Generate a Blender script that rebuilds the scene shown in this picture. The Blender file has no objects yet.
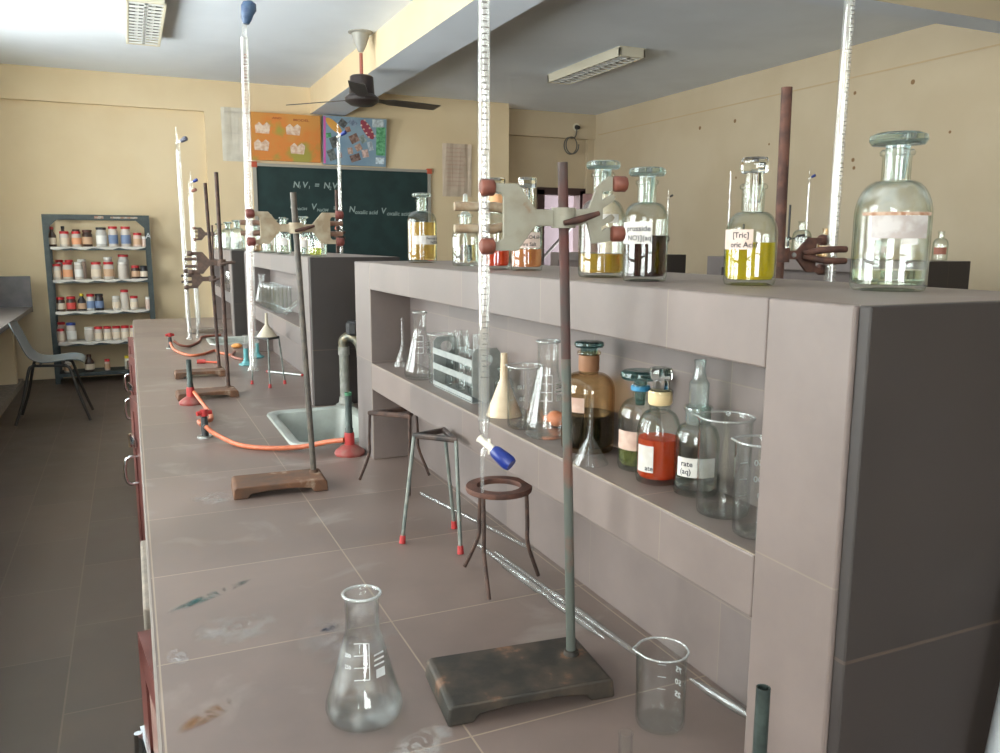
import bpy, bmesh, math, random
from mathutils import Vector, Matrix
from math import sin, cos, pi, radians as R
S = bpy.context.scene
C = S.collection
random.seed(7)

# ------------------------------------------------------------------ camera, world, light, exposure
cam_d = bpy.data.cameras.new('camera'); cam = bpy.data.objects.new('camera', cam_d); C.objects.link(cam); S.camera = cam
F, PIT, YAW, ROLL = 819.4, .16217, .42214, .00303
fw = Vector((sin(YAW)*cos(PIT), cos(YAW)*cos(PIT), -sin(PIT))); r0 = Vector((cos(YAW), -sin(YAW), 0)); u0 = r0.cross(fw)
rr = r0*cos(ROLL)+u0*sin(ROLL); uu = u0*cos(ROLL)-r0*sin(ROLL)
M4 = Matrix((rr, uu, -fw)).transposed().to_4x4(); M4.translation = (0, 0, 1.37)
cam.matrix_world = M4
cam_d.sensor_fit = 'HORIZONTAL'; cam_d.sensor_width = 36; cam_d.lens = 36*F/1000; cam_d.clip_start = .02
S.view_settings.view_transform = 'Standard'; S.view_settings.look = 'None'; S.view_settings.gamma = 1
S.view_settings.use_curve_mapping = False; S.view_settings.exposure = 0.85
w = bpy.data.worlds.new('daylight'); S.world = w; w.use_nodes = True
nt = w.node_tree; bg = nt.nodes['Background']; bg.inputs['Strength'].default_value = 15.5
tc = nt.nodes.new('ShaderNodeTexCoord'); sx = nt.nodes.new('ShaderNodeSeparateXYZ'); rp = nt.nodes.new('ShaderNodeValToRGB')
nt.links.new(tc.outputs['Generated'], sx.inputs[0]); mr = nt.nodes.new('ShaderNodeMapRange'); mr.inputs[1].default_value = -1
nt.links.new(sx.outputs['Z'], mr.inputs[0]); nt.links.new(mr.outputs[0], rp.inputs[0]); nt.links.new(rp.outputs[0], bg.inputs[0])
rp.color_ramp.elements[0].color = (1, .975, .93, 1); rp.color_ramp.elements[0].position = .42
rp.color_ramp.elements[1].color = (.80, .80, .79, 1); rp.color_ramp.elements[1].position = .55
S.cycles.caustics_refractive = False; S.cycles.caustics_reflective = False
S.cycles.max_bounces = 12; S.cycles.diffuse_bounces = 6; S.cycles.glossy_bounces = 6; S.cycles.transmission_bounces = 12
S.cycles.transparent_max_bounces = 40; S.cycles.sample_clamp_indirect = 4; S.cycles.use_denoising = True
# window openings in the wall the daylight comes through: (y0, y1, z0, z1)
WX = -1.62
WINS = [(-2.6, -.9, 1.0, 2.5), (.9, 2.6, 1.0, 2.5), (3.4, 5.1, 1.0, 2.5), (5.9, 7.6, 1.0, 2.5)]
RWIN = (-1.0, .7, 1.0, 2.5)   # the window in the wall behind: x0, x1, z0, z1
for k, (a, b, c, d) in enumerate(WINS+[RWIN]):
    ld = bpy.data.lights.new('daylight_portal', 'AREA'); ld.shape = 'RECTANGLE'; ld.size = b-a; ld.size_y = d-c
    ld.cycles.is_portal = True
    lo = bpy.data.objects.new('daylight_portal', ld); C.objects.link(lo); lo.location = (WX-.17, (a+b)/2, (c+d)/2); lo.rotation_euler = (0, R(-90), 0)
    if k == len(WINS): lo.location = ((a+b)/2, -4.17, (c+d)/2); lo.rotation_euler = Vector((0, 1, 0)).to_track_quat('-Z', 'Y').to_euler()
    else: lo.rotation_euler = Vector((1, 0, 0)).to_track_quat('-Z', 'Y').to_euler()
    ld.size, ld.size_y = (b-a, d-c)

# ------------------------------------------------------------------ materials
def srgb(c):
    return tuple((x/255/12.92 if x/255 <= .04045 else ((x/255+.055)/1.055)**2.4) for x in c)+(1,)
MC = {}
def new_mat(name):
    m = bpy.data.materials.new(name); m.use_nodes = True; n = m.node_tree; n.nodes.clear()
    o = n.nodes.new('ShaderNodeOutputMaterial'); return m, n, o
def mat(name, c1, rough=.5, metal=0, c2=None, scale=20, bump=0, c3=None, lo=.4, hi=.6, spec=.5, stretch=(1, 1, 1)):
    """paint-like surface: colour c1 with procedural patches of c2 (and specks of c3)"""
    if name in MC: return MC[name]
    m, n, o = new_mat(name); L = n.links.new
    p = n.nodes.new('ShaderNodeBsdfPrincipled'); L(p.outputs[0], o.inputs[0])
    p.inputs['Base Color'].default_value = srgb(c1); p.inputs['Roughness'].default_value = rough; p.inputs['Metallic'].default_value = metal
    p.inputs['Specular IOR Level'].default_value = spec
    if c2 or bump:
        t = n.nodes.new('ShaderNodeTexCoord'); mp = n.nodes.new('ShaderNodeMapping'); mp.inputs['Scale'].default_value = stretch
        L(t.outputs['Object'], mp.inputs[0])
        nz = n.nodes.new('ShaderNodeTexNoise'); nz.inputs['Scale'].default_value = scale; nz.inputs['Detail'].default_value = 6
        L(mp.outputs[0], nz.inputs['Vector'])
    if c2:
        rp = n.nodes.new('ShaderNodeValToRGB'); L(nz.outputs['Fac'], rp.inputs[0]); L(rp.outputs[0], p.inputs['Base Color'])
        e = rp.color_ramp.elements; e[0].position = lo; e[1].position = hi; e[0].color = srgb(c1); e[1].color = srgb(c2)
        if c3:
            x = e.new(min(.99, hi+.08)); x.color = srgb(c3)
    if bump:
        b = n.nodes.new('ShaderNodeBump'); b.inputs['Strength'].default_value = bump; b.inputs['Distance'].default_value = .002
        L(nz.outputs['Fac'], b.inputs['Height']); L(b.outputs[0], p.inputs['Normal'])
    MC[name] = m; return m

def tile_mat(name, cols, axes, size, offs, mortar=.0016, mcol=(150, 135, 118), rough=.4, stain=None, dirt=(0, 0), bumps=.15, shift=0.0):
    """stone tiles: brick node over two of the object's axes, clouds of wear, thin cement joints"""
    m, n, o = new_mat(name); L = n.links.new
    p = n.nodes.new('ShaderNodeBsdfPrincipled'); L(p.outputs[0], o.inputs[0])
    t = n.nodes.new('ShaderNodeTexCoord'); s = n.nodes.new('ShaderNodeSeparateXYZ'); L(t.outputs['Object'], s.inputs[0])
    cb = n.nodes.new('ShaderNodeCombineXYZ'); L(s.outputs[axes[0]], cb.inputs[0]); L(s.outputs[axes[1]], cb.inputs[1])
    ad = n.nodes.new('ShaderNodeVectorMath'); ad.operation = 'SUBTRACT'; L(cb.outputs[0], ad.inputs[0]); ad.inputs[1].default_value = (offs[0], offs[1], 0)
    br = n.nodes.new('ShaderNodeTexBrick'); L(ad.outputs[0], br.inputs['Vector']); br.offset = shift; br.squash = 1
    br.inputs['Scale'].default_value = 1; br.inputs['Brick Width'].default_value = size[0]; br.inputs['Row Height'].default_value = size[1]
    br.inputs['Mortar Size'].default_value = mortar; br.inputs['Mortar Smooth'].default_value = .3
    br.inputs['Color1'].default_value = srgb(cols[0]); br.inputs['Color2'].default_value = srgb(cols[1]); br.inputs['Mortar'].default_value = srgb(mcol)
    nz = n.nodes.new('ShaderNodeTexNoise'); nz.inputs['Scale'].default_value = 5; nz.inputs['Detail'].default_value = 8; nz.inputs['Roughness'].default_value = .62
    L(t.outputs['Object'], nz.inputs['Vector'])
    rp = n.nodes.new('ShaderNodeMapRange'); rp.inputs[1].default_value = .3; rp.inputs[2].default_value = .75; rp.inputs[3].default_value = .80; rp.inputs[4].default_value = 1.17
    L(nz.outputs['Fac'], rp.inputs[0])
    mx = n.nodes.new('ShaderNodeMix'); mx.data_type = 'RGBA'; mx.blend_type = 'MULTIPLY'; mx.inputs['Factor'].default_value = 1
    L(br.outputs['Color'], mx.inputs[6]); L(rp.outputs[0], mx.inputs[7]); last = mx.outputs[2]
    if stain:
        for sc, lo, hi, col, amt in stain:
            n2 = n.nodes.new('ShaderNodeTexNoise'); n2.inputs['Scale'].default_value = sc; n2.inputs['Detail'].default_value = 9; n2.inputs['Distortion'].default_value = .6
            L(t.outputs['Object'], n2.inputs['Vector'])
            r2 = n.nodes.new('ShaderNodeMapRange'); r2.inputs[1].default_value = lo; r2.inputs[2].default_value = hi; r2.inputs[4].default_value = amt
            L(n2.outputs['Fac'], r2.inputs[0])
            x2 = n.nodes.new('ShaderNodeMix'); x2.data_type = 'RGBA'; L(r2.outputs[0], x2.inputs['Factor']); L(last, x2.inputs[6]); x2.inputs[7].default_value = srgb(col)
            last = x2.outputs[2]
    L(last, p.inputs['Base Color'])
    r3 = n.nodes.new('ShaderNodeMapRange'); r3.inputs[3].default_value = rough-.08; r3.inputs[4].default_value = rough+.14; L(nz.outputs['Fac'], r3.inputs[0]); L(r3.outputs[0], p.inputs['Roughness'])
    bm_ = n.nodes.new('ShaderNodeBump'); bm_.inputs['Strength'].default_value = bumps; bm_.inputs['Distance'].default_value = .002; bm_.invert = True
    L(br.outputs['Fac'], bm_.inputs['Height']); L(bm_.outputs[0], p.inputs['Normal'])
    MC[name] = m; return m

def thin_glass(name, tint, edge, rough=.0, base=.035, milk=0, streak=0):
    """walls of blown glass: clear with Fresnel-like sheen, greenish where seen edge on"""
    if name in MC: return MC[name]
    m, n, o = new_mat(name); L = n.links.new
    lw = n.nodes.new('ShaderNodeLayerWeight'); lw.inputs['Blend'].default_value = .5
    pw = n.nodes.new('ShaderNodeMath'); pw.operation = 'POWER'; L(lw.outputs['Facing'], pw.inputs[0]); pw.inputs[1].default_value = 4.5
    mr = n.nodes.new('ShaderNodeMapRange'); mr.inputs[3].default_value = base; mr.inputs[4].default_value = .75; L(pw.outputs[0], mr.inputs[0])
    p2 = n.nodes.new('ShaderNodeMath'); p2.operation = 'POWER'; L(lw.outputs['Facing'], p2.inputs[0]); p2.inputs[1].default_value = 3
    cm = n.nodes.new('ShaderNodeMix'); cm.data_type = 'RGBA'; L(p2.outputs[0], cm.inputs['Factor'])
    cm.inputs[6].default_value = srgb(tint); cm.inputs[7].default_value = srgb(edge)
    tr = n.nodes.new('ShaderNodeBsdfTransparent'); L(cm.outputs[2], tr.inputs[0])
    gl = n.nodes.new('ShaderNodeBsdfGlossy'); gl.inputs['Roughness'].default_value = rough
    mx = n.nodes.new('ShaderNodeMixShader'); L(mr.outputs[0], mx.inputs[0]); L(tr.outputs[0], mx.inputs[1]); L(gl.outputs[0], mx.inputs[2])
    last = mx.outputs[0]
    if milk:
        df = n.nodes.new('ShaderNodeBsdfDiffuse'); df.inputs[0].default_value = (.8, .82, .82, 1)
        m2 = n.nodes.new('ShaderNodeMixShader'); L(last, m2.inputs[1]); L(df.outputs[0], m2.inputs[2])
        if streak:
            t = n.nodes.new('ShaderNodeTexCoord'); nz = n.nodes.new('ShaderNodeTexNoise'); nz.inputs['Scale'].default_value = streak; nz.inputs['Detail'].default_value = 6
            L(t.outputs['Object'], nz.inputs['Vector']); r = n.nodes.new('ShaderNodeMapRange'); r.inputs[1].default_value = .5; r.inputs[2].default_value = .75; r.inputs[4].default_value = milk
            L(nz.outputs['Fac'], r.inputs[0]); L(r.outputs[0], m2.inputs[0])
        else: m2.inputs[0].default_value = milk
        last = m2.outputs[0]
    L(last, o.inputs[0]); MC[name] = m; return m
def liquid_mat(name, col, ior=1.33, rough=0, tint=True, turb=.22):
    """clear tinted liquid (light crosses its surface twice, so the tint is halved), with some cloudiness"""
    if name in MC: return MC[name]
    m, n, o = new_mat(name); p = n.nodes.new('ShaderNodeBsdfPrincipled'); L = n.links.new
    c_ = srgb(col); c2 = tuple(v**.55 for v in c_[:3])+(1,) if tint else c_
    p.inputs['Base Color'].default_value = c2; p.inputs['Transmission Weight'].default_value = 1; p.inputs['IOR'].default_value = ior; p.inputs['Roughness'].default_value = rough
    if tint:
        d = n.nodes.new('ShaderNodeBsdfDiffuse'); d.inputs[0].default_value = c_; tl = n.nodes.new('ShaderNodeBsdfTranslucent'); tl.inputs[0].default_value = c_
        a = n.nodes.new('ShaderNodeMixShader'); a.inputs[0].default_value = .5; L(d.outputs[0], a.inputs[1]); L(tl.outputs[0], a.inputs[2])
        b = n.nodes.new('ShaderNodeMixShader'); b.inputs[0].default_value = turb; L(p.outputs[0], b.inputs[1]); L(a.outputs[0], b.inputs[2]); L(b.outputs[0], o.inputs[0])
    else: L(p.outputs[0], o.inputs[0])
    MC[name] = m; return m

GLASS = thin_glass('clear_glass', (253, 254, 254), (228, 235, 232), base=.045, milk=.02, streak=30)
GLASSB = thin_glass('bottle_glass', (252, 254, 253), (206, 220, 212), base=.042)
GLASSD = thin_glass('clouded_glass', (252, 254, 253), (204, 218, 210), base=.042, milk=.20, streak=35)
GLASSF = thin_glass('ground_glass', (228, 236, 234), (180, 196, 192), rough=.25, base=.11, milk=.075)
GLASSW = thin_glass('window_glass', (246, 250, 250), (225, 238, 235), base=.03)
GLASST = thin_glass('burette_glass', (253, 253, 252), (226, 228, 226), base=.11, milk=.075)
BROWNG = thin_glass('stained_bottle_glass', (248, 238, 220), (196, 166, 126), base=.05)
GLASSR = thin_glass('glint_whitened_rim', (250, 252, 251), (224, 230, 228), base=.16, milk=.22)  # milky white in the rim glass stands in for window reflections along the lip
GLASSL = thin_glass('tube_glass', (250, 252, 252), (212, 218, 218), base=.08, milk=.03)
STOP = liquid_mat('stopper_glass', (196, 226, 219), 1.48, turb=.10)
STOPC = liquid_mat('clear_stopper_glass', (240, 246, 244), 1.48, 0, False)
STOPG = liquid_mat('teal_stopper_glass', (84, 132, 130), 1.48, turb=.18)
PRINT = mat('white_print', (196, 198, 198), .6)
INK = mat('label_ink', (45, 45, 55), .7)
PAPER = mat('label_paper', (206, 203, 199), .7, c2=(196, 190, 183), scale=60)
PAPERP = mat('pinkish_label_paper', (206, 188, 178), .7, c2=(192, 160, 142), scale=40, lo=.45, hi=.75)
PAPERO = mat('faded_label_paper', (190, 164, 150), .8, c2=(174, 144, 130), scale=50)
WALL = mat('cream_wall_paint', (224, 205, 172), .75, c2=(219, 198, 163), scale=1.3, bump=.06)
WALLR = mat('tan_wall_paint', (198, 183, 158), .75, c2=(190, 174, 148), scale=1.1, bump=.06)
CEIL = mat('white_ceiling_paint', (226, 234, 246), .8, c2=(220, 228, 240), scale=1.5)
RUST = mat('rusty_iron', (66, 43, 36), .75, .2, c2=(90, 58, 47), scale=55, bump=.5)
RUSTD = mat('dark_rusty_iron', (56, 42, 37), .7, .2, c2=(80, 58, 49), scale=60, bump=.4)
BLACKI = mat('black_cast_iron', (42, 38, 33), .6, .2, c2=(66, 56, 47), scale=28, bump=.4, c3=(112, 82, 62), lo=.42, hi=.62)
WOODR = mat('rusty_stand_base', (80, 59, 46), .8, .1, c2=(102, 68, 46), scale=22, bump=.5, c3=(140, 120, 103), lo=.4, hi=.62)
GREYM = mat('grey_painted_metal', (136, 132, 118), .5, .1, c2=(126, 118, 102), scale=40, c3=(120, 92, 70), lo=.45, hi=.66)
BEIGE = mat('beige_clamp_jaw', (164, 148, 124), .6, c2=(140, 118, 94), scale=60)
BROWNJ = mat('brown_clamp_jaw', (134, 104, 86), .65, c2=(108, 80, 66), scale=60)
RUBR = mat('red_brown_rubber', (124, 70, 55), .6, c2=(104, 56, 44), scale=60)
DKJ = mat('dark_clamp_iron', (74, 60, 54), .6, .3, c2=(94, 74, 64), scale=80)
RUBD = mat('dark_red_rubber', (104, 50, 44), .6)
REDR = mat('red_rubber', (176, 60, 54), .5)
REDO = mat('orange_red_rubber', (190, 84, 58), .55)
REDP = mat('red_plastic', (164, 44, 44), .4)
REDDUST = mat('dusty_red_enamel', (132, 52, 48), .65, c2=(130, 84, 76), scale=35)
HOSE = mat('orange_rubber_hose', (180, 98, 64), .5, c2=(166, 86, 56), scale=40)
HOSEB = mat('brown_rubber_hose', (132, 78, 62), .5)
BLACKP = mat('black_plastic', (40, 40, 42), .4)
BARREL = mat('patinated_black_tube', (42, 50, 48), .5, .3, c2=(58, 68, 64), scale=60)
VERDI = mat('green_patina', (58, 120, 84), .6)
STEEL = mat('brushed_steel', (176, 180, 178), .35, .8, c2=(160, 164, 162), scale=80)
ALU = mat('aluminium_sheet', (150, 154, 152), .5, .4, c2=(140, 144, 142), scale=60)
CHROME = mat('chrome', (215, 218, 220), .15, 1)
GREYROD = mat('grey_iron_rod', (96, 104, 100), .5, .4, c2=(120, 124, 118), scale=50)
BLUEP = mat('blue_plastic', (24, 44, 118), .35)
BLUEB = mat('slate_blue_rubber', (48, 72, 108), .5, c2=(72, 96, 126), scale=60)
GREYB = mat('grey_rubber', (82, 84, 100), .5)
WPLAST = mat('white_plastic', (226, 218, 202), .4)
IVORY = mat('ivory_plastic', (200, 180, 152), .45, c2=(188, 164, 134), scale=30)
ORTEAT = mat('orange_rubber_teat', (214, 128, 88), .5)
CERAM = mat('white_ceramic', (156, 161, 156), .3, c2=(142, 146, 140), scale=12)
PIPE = mat('grey_painted_pipe', (136, 136, 130), .5, c2=(116, 116, 108), scale=40, bump=.2)
TAPM = mat('tarnished_tap_metal', (92, 94, 86), .4, .6, c2=(130, 118, 96), scale=50)
TEAL = mat('teal_plastic', (86, 148, 152), .4)
REDW = mat('red_brown_paint', (84, 40, 34), .5, c2=(96, 48, 42), scale=14)
REDWF = mat('faded_red_paint', (122, 84, 78), .6, c2=(150, 128, 118), scale=16)
CONC = mat('rough_cement', (122, 114, 106), .9, c2=(140, 130, 119), scale=30, bump=.6)
RACKM = mat('grey_green_rack_paint', (52, 60, 62), .5, .2, c2=(62, 70, 70), scale=25)
LINER = mat('white_shelf_paper', (196, 192, 187), .8, c2=(196, 190, 182), scale=20)
FANM = mat('dark_brown_fan_paint', (48, 40, 40), .35)
FANG = mat('grey_fan_canopy', (150, 148, 142), .4)
FANR = mat('red_oxide_rod', (158, 92, 78), .5)
LAMPW = mat('cream_lamp_housing', (214, 208, 190), .5)
LOUV = mat('lamp_louvre_metal', (232, 235, 236), .4)
TUBEW = mat('white_lamp_tube', (232, 234, 232), .3)
LAMPR = mat('lamp_reflector', (92, 96, 98), .4)
BOARD = mat('green_chalkboard', (22, 46, 46), .65, c2=(28, 54, 54), scale=6)
CHALK = mat('chalk', (150, 165, 162), .9)
ALUF = mat('aluminium_frame', (168, 164, 156), .4, .3)
CHAIRP = mat('blue_grey_plastic', (90, 98, 103), .4)
CHAIRL = mat('dark_chair_tube', (56, 52, 50), .4, .4)
DOORF = mat('dark_maroon_frame', (64, 44, 46), .5)
DOORL = mat('maroon_door_paint', (104, 70, 66), .5)
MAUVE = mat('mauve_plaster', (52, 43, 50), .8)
PVC = mat('pale_pvc', (190, 196, 202), .4)
# stone tiles
COUNTER = tile_mat('counter_stone', ((118, 102, 95), (105, 91, 85)), (0, 1), (.298, .294), (.301, .742), mortar=.0013, mcol=(150, 134, 118), rough=.33,
                   stain=[(7, .60, .74, (150, 142, 136), .5), (3, .64, .8, (126, 98, 76), .4)])
FACE = tile_mat('shelf_face_stone', ((113, 100, 95), (97, 90, 89)), (1, 2), (.293, .24), (.123, .85), mortar=.0009, mcol=(122, 110, 100), rough=.45)
TOPST = tile_mat('shelf_top_stone', ((120, 107, 101), (112, 100, 95)), (0, 1), (.31, .3), (.51, .454), mortar=.0008, rough=.42, stain=[(9, .62, .75, (140, 132, 126), .4)])
BACKST = tile_mat('recess_stone', ((110, 98, 94), (99, 90, 88)), (1, 2), (.30, .13), (.72, .955), mortar=.0009, mcol=(116, 104, 95), rough=.5)
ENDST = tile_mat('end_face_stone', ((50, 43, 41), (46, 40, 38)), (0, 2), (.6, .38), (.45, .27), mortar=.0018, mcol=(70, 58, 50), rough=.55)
FLOOR = tile_mat('floor_stone', ((84, 70, 61), (70, 59, 52)), (1, 0), (.61, .29), (.1, .03), mortar=.003, mcol=(96, 82, 71), rough=.42, shift=.37,
                 stain=[(2.2, .55, .75, (92, 80, 69), .5)])
BENCHST = tile_mat('side_bench_stone', ((112, 106, 106), (104, 98, 98)), (0, 1), (.6, .9), (0, 0), rough=.3)
PANELST = mat('dark_polished_stone', (70, 66, 72), .3, c2=(82, 78, 84), scale=8)

# ------------------------------------------------------------------ mesh helpers
class MB:
    def __init__(s): s.v = []; s.f = []; s.m = []; s.mi = 0
    def add(s, vs, fs):
        o = len(s.v); s.v += [tuple(v) for v in vs]; s.f += [tuple(i+o for i in f) for f in fs]; s.m += [s.mi]*len(fs); return s
    def box(s, x0, x1, y0, y1, z0, z1, M=None):
        vs = [Vector((x, y, z)) for z in (z0, z1) for y in (y0, y1) for x in (x0, x1)]
        if M: vs = [M @ v for v in vs]
        return s.add(vs, [(0, 2, 3, 1), (4, 5, 7, 6), (0, 1, 5, 4), (2, 6, 7, 3), (0, 4, 6, 2), (1, 3, 7, 5)])
    def lathe(s, prof, c=(0, 0, 0), n=32, M=None, close=False):
        """prof: list of (r, z); points on the axis (r = 0) become single vertices"""
        rings = []; vs = []
        for r, z in prof:
            if r < 1e-7: rings.append([len(vs)]); vs.append(Vector((c[0], c[1], c[2]+z)))
            else:
                rings.append(list(range(len(vs), len(vs)+n)))
                vs += [Vector((c[0]+r*cos(2*pi*i/n), c[1]+r*sin(2*pi*i/n), c[2]+z)) for i in range(n)]
        fs = []
        pairs = list(zip(rings, rings[1:]))
        if close: pairs.append((rings[-1], rings[0]))
        for a, b in pairs:
            if len(a) == 1 and len(b) == 1: continue
            for i in range(n):
                j = (i+1) % n
                if len(a) == 1: fs.append((a[0], b[j], b[i]))
                elif len(b) == 1: fs.append((a[i], a[j], b[0]))
                else: fs.append((a[i], a[j], b[j], b[i]))
        if M: vs = [M @ v for v in vs]
        return s.add(vs, fs)
    def tube(s, pts, r, n=12, caps=True, closed=False):
        pts = [Vector(p) for p in pts]; k = len(pts); rs = r if isinstance(r, (list, tuple)) else [r]*k
        vs = []; N = None
        for i in range(k):
            if closed: t = pts[(i+1) % k]-pts[i-1]
            else: t = pts[min(i+1, k-1)]-pts[max(i-1, 0)]
            t.normalize()
            if N is None:
                N = t.orthogonal().normalized()
            N = (N-t*N.dot(t)).normalized(); B = t.cross(N)
            vs += [pts[i]+(N*cos(2*pi*j/n)+B*sin(2*pi*j/n))*rs[i] for j in range(n)]
        fs = []
        for i in range(k if closed else k-1):
            a = i*n; b = ((i+1) % k)*n
            for j in range(n): fs.append((a+j, a+(j+1) % n, b+(j+1) % n, b+j))
        if caps and not closed:
            fs.append(tuple(reversed(range(n)))); fs.append(tuple(range((k-1)*n, k*n)))
        return s.add(vs, fs)
    def pipe(s, p0, p1, ro, ri, n=16, endr=None):
        """straight hollow glass tube along p0-p1 with open ends"""
        p0, p1 = Vector(p0), Vector(p1); d = p1-p0; L = d.length; M = Matrix.Translation(p0) @ d.to_track_quat('Z', 'Y').to_matrix().to_4x4()
        return s.lathe([(ri, 0), (ro, 0), (ro, L), (ri, L)], n=n, M=M, close=True)
    def prism(s, poly, fn, t0, t1):
        """poly [(a,b)] counter-clockwise, fn(a,b,t)->xyz; may be concave (n-gon caps)"""
        n = len(poly); vs = [fn(a, b, t0) for a, b in poly]+[fn(a, b, t1) for a, b in poly]
        fs = [tuple(reversed(range(n))), tuple(range(n, 2*n))]+[(i, (i+1) % n, n+(i+1) % n, n+i) for i in range(n)]
        return s.add(vs, fs)
    def ball(s, c, r, n=16, sc=(1, 1, 1)):
        m = n//2
        o = len(s.v); s.lathe([(r*sin(pi*i/m) if 0 < i < m else 0, -r*cos(pi*i/m)) for i in range(m+1)], n=n)
        for i in range(o, len(s.v)):
            v = s.v[i]; s.v[i] = (c[0]+v[0]*sc[0], c[1]+v[1]*sc[1], c[2]+v[2]*sc[2])
        return s
    def mesh(s, name, mats, smooth=None, fix=True):
        me = bpy.data.meshes.new(name); me.from_pydata(s.v, [], s.f)
        for m in (mats if isinstance(mats, (list, tuple)) else [mats]): me.materials.append(m)
        if any(s.m): me.polygons.foreach_set('material_index', s.m)
        if fix:
            b = bmesh.new(); b.from_mesh(me); bmesh.ops.recalc_face_normals(b, faces=b.faces); b.to_mesh(me); b.free()
        if smooth is not None:
            me.polygons.foreach_set('use_smooth', [True]*len(me.polygons)); me.set_sharp_from_angle(angle=R(smooth))
        me.update(); return me
    def build(s, name, mats, parent=None, smooth=None, loc=None, rz=0, bevel=0, label=None, fix=True):
        o = bpy.data.objects.new(name, s.mesh(name, mats, smooth, fix)); C.objects.link(o)
        if parent: o.parent = parent
        if loc: o.location = loc
        if rz: o.rotation_euler = (0, 0, rz)
        if bevel:
            b = o.modifiers.new('edge', 'BEVEL'); b.width = bevel; b.segments = 2; b.limit_method = 'ANGLE'; b.angle_limit = R(35)
        if label: o['label'] = label
        return o
def tag(o, label, cat, group=None, kind=None):
    o['label'] = label; o['category'] = cat
    if group: o['group'] = group
    if kind: o['kind'] = kind
    return o
def empty(name, loc, rz=0):
    o = bpy.data.objects.new(name, None); C.objects.link(o); o.location = loc; o.rotation_euler = (0, 0, rz); o.empty_display_size = .05; return o
def thing(name, label, cat, loc=(0, 0, 0), rz=0, group=None): return tag(empty(name, loc, rz), label, cat, group)
def structure(o, label=None, cat=None):
    o['kind'] = 'structure'
    if label: o['label'] = label
    if cat: o['category'] = cat
    return o
def dup(o, parent=None):
    c = o.copy(); C.objects.link(c)
    if parent: c.parent = parent
    for ch in list(o.children): dup(ch, c)
    return c
def crom(pts, k=8):
    P = [Vector(p) for p in pts]; P = [P[0]*2-P[1]]+P+[P[-1]*2-P[-2]]; out = []
    for i in range(1, len(P)-2):
        a, b, c, d = P[i-1:i+3]
        for j in range(k):
            t = j/k; out.append(.5*((2*b)+(c-a)*t+(2*a-5*b+4*c-d)*t*t+(3*b-a-3*c+d)*t**3))
    out.append(P[-2]); return out
TXT = {}
def text_geo(s, size):
    if (s, size) in TXT: return TXT[(s, size)]
    cu = bpy.data.curves.new('txt', 'FONT'); cu.body = s; cu.size = size; cu.resolution_u = 2; cu.offset = size*.018
    ob = bpy.data.objects.new('txt', cu); C.objects.link(ob); bpy.context.view_layer.update()
    me = bpy.data.meshes.new_from_object(ob.evaluated_get(bpy.context.evaluated_depsgraph_get()))
    vs = [(v.co.x, v.co.y) for v in me.vertices]; fs = [tuple(p.vertices) for p in me.polygons]
    bpy.data.objects.remove(ob); bpy.data.meshes.remove(me)
    TXT[(s, size)] = (vs, fs); return vs, fs
def on_cyl(mb, R_, a0, items):
    """bend text onto a cylinder of radius R_ round z; items: (string, size, dx, z); dx to the reader's right, a0 = angle facing out"""
    for s, size, dx, z in items:
        vs, fs = text_geo(s, size)
        mb.add([(R_*cos(a0+(x+dx)/R_), R_*sin(a0+(x+dx)/R_), z+y) for x, y in vs], fs)
def flat_text(mb, items, fn):
    for s, size, a, b in items:
        vs, fs = text_geo(s, size); mb.add([fn(a+x, b+y) for x, y in vs], fs)

# ------------------------------------------------------------------ room shell
X1, YB, YBAY, ZC, YF = 5.63, 9.2, 9.62, 3.0, -4.0
structure(MB().box(WX-.2, X1+.2, YF-.2, 11.6, -.1, 0).build('floor', FLOOR), 'brown stone tile floor', 'floor')
structure(MB().box(WX-.2, X1+.2, YF-.2, YBAY+.2, ZC, ZC+.12).build('ceiling', CEIL), 'white painted ceiling', 'ceiling')
mb = MB(); ys = [YF]
for a, b, c, d in WINS: ys += [a, b]
ys.append(YB+.2)
for i in range(0, len(ys), 2): mb.box(WX-.2, WX, ys[i], ys[i+1], 0, ZC)
for a, b, c, d in WINS: mb.box(WX-.2, WX, a, b, 0, c).box(WX-.2, WX, a, b, d, ZC)
structure(mb.build('wall_left', WALL), 'cream wall with tall barred windows', 'wall')
for k, (a, b, c, d) in enumerate(WINS+[RWIN]):
    wn = empty('window_%d' % (k+1), (WX-.1, (a+b)/2, c) if k < len(WINS) else ((a+b)/2, YF-.1, c), 0 if k < len(WINS) else R(90)); structure(wn, 'steel framed window with narrow panes', 'window')
    W, H = (b-a)/2, d-c; f = MB(); t = .025
    f.box(-.03, .03, -W, W, 0, .05).box(-.03, .03, -W, W, H-.05, H).box(-.03, .03, -W, -W+.05, .05, H-.05).box(-.03, .03, W-.05, W, .05, H-.05)
    for q in (-W/2, 0, W/2): f.box(-.02, .02, q-t, q+t, .05, H-.05)
    f.box(-.018, .018, -W+.05, W-.05, H*.66-t, H*.66+t)
    for q in range(1, 5): f.box(.02, .03, -W+.05, W-.05, H*q/5.-.006, H*q/5.+.006)
    f.build('window_frame', LAMPW, wn)
    MB().box(-.003, .003, -W+.05, W-.05, .05, H-.05).build('pane', GLASSW, wn)
a, b, c, d = RWIN
structure(MB().box(WX-.2, a, YF-.2, YF, 0, ZC).box(b, X1+.2, YF-.2, YF, 0, ZC).box(a, b, YF-.2, YF, 0, c).box(a, b, YF-.2, YF, d, ZC).build('wall_front', WALLR), 'plain tan wall with one window', 'wall')
wr = structure(MB().box(X1, X1+.2, YF, YBAY+.2, 0, ZC).build('wall_right', WALLR), 'long tan wall with nail holes', 'wall')
hm = mat('nail_hole_brown', (136, 106, 76), .9)
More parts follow.
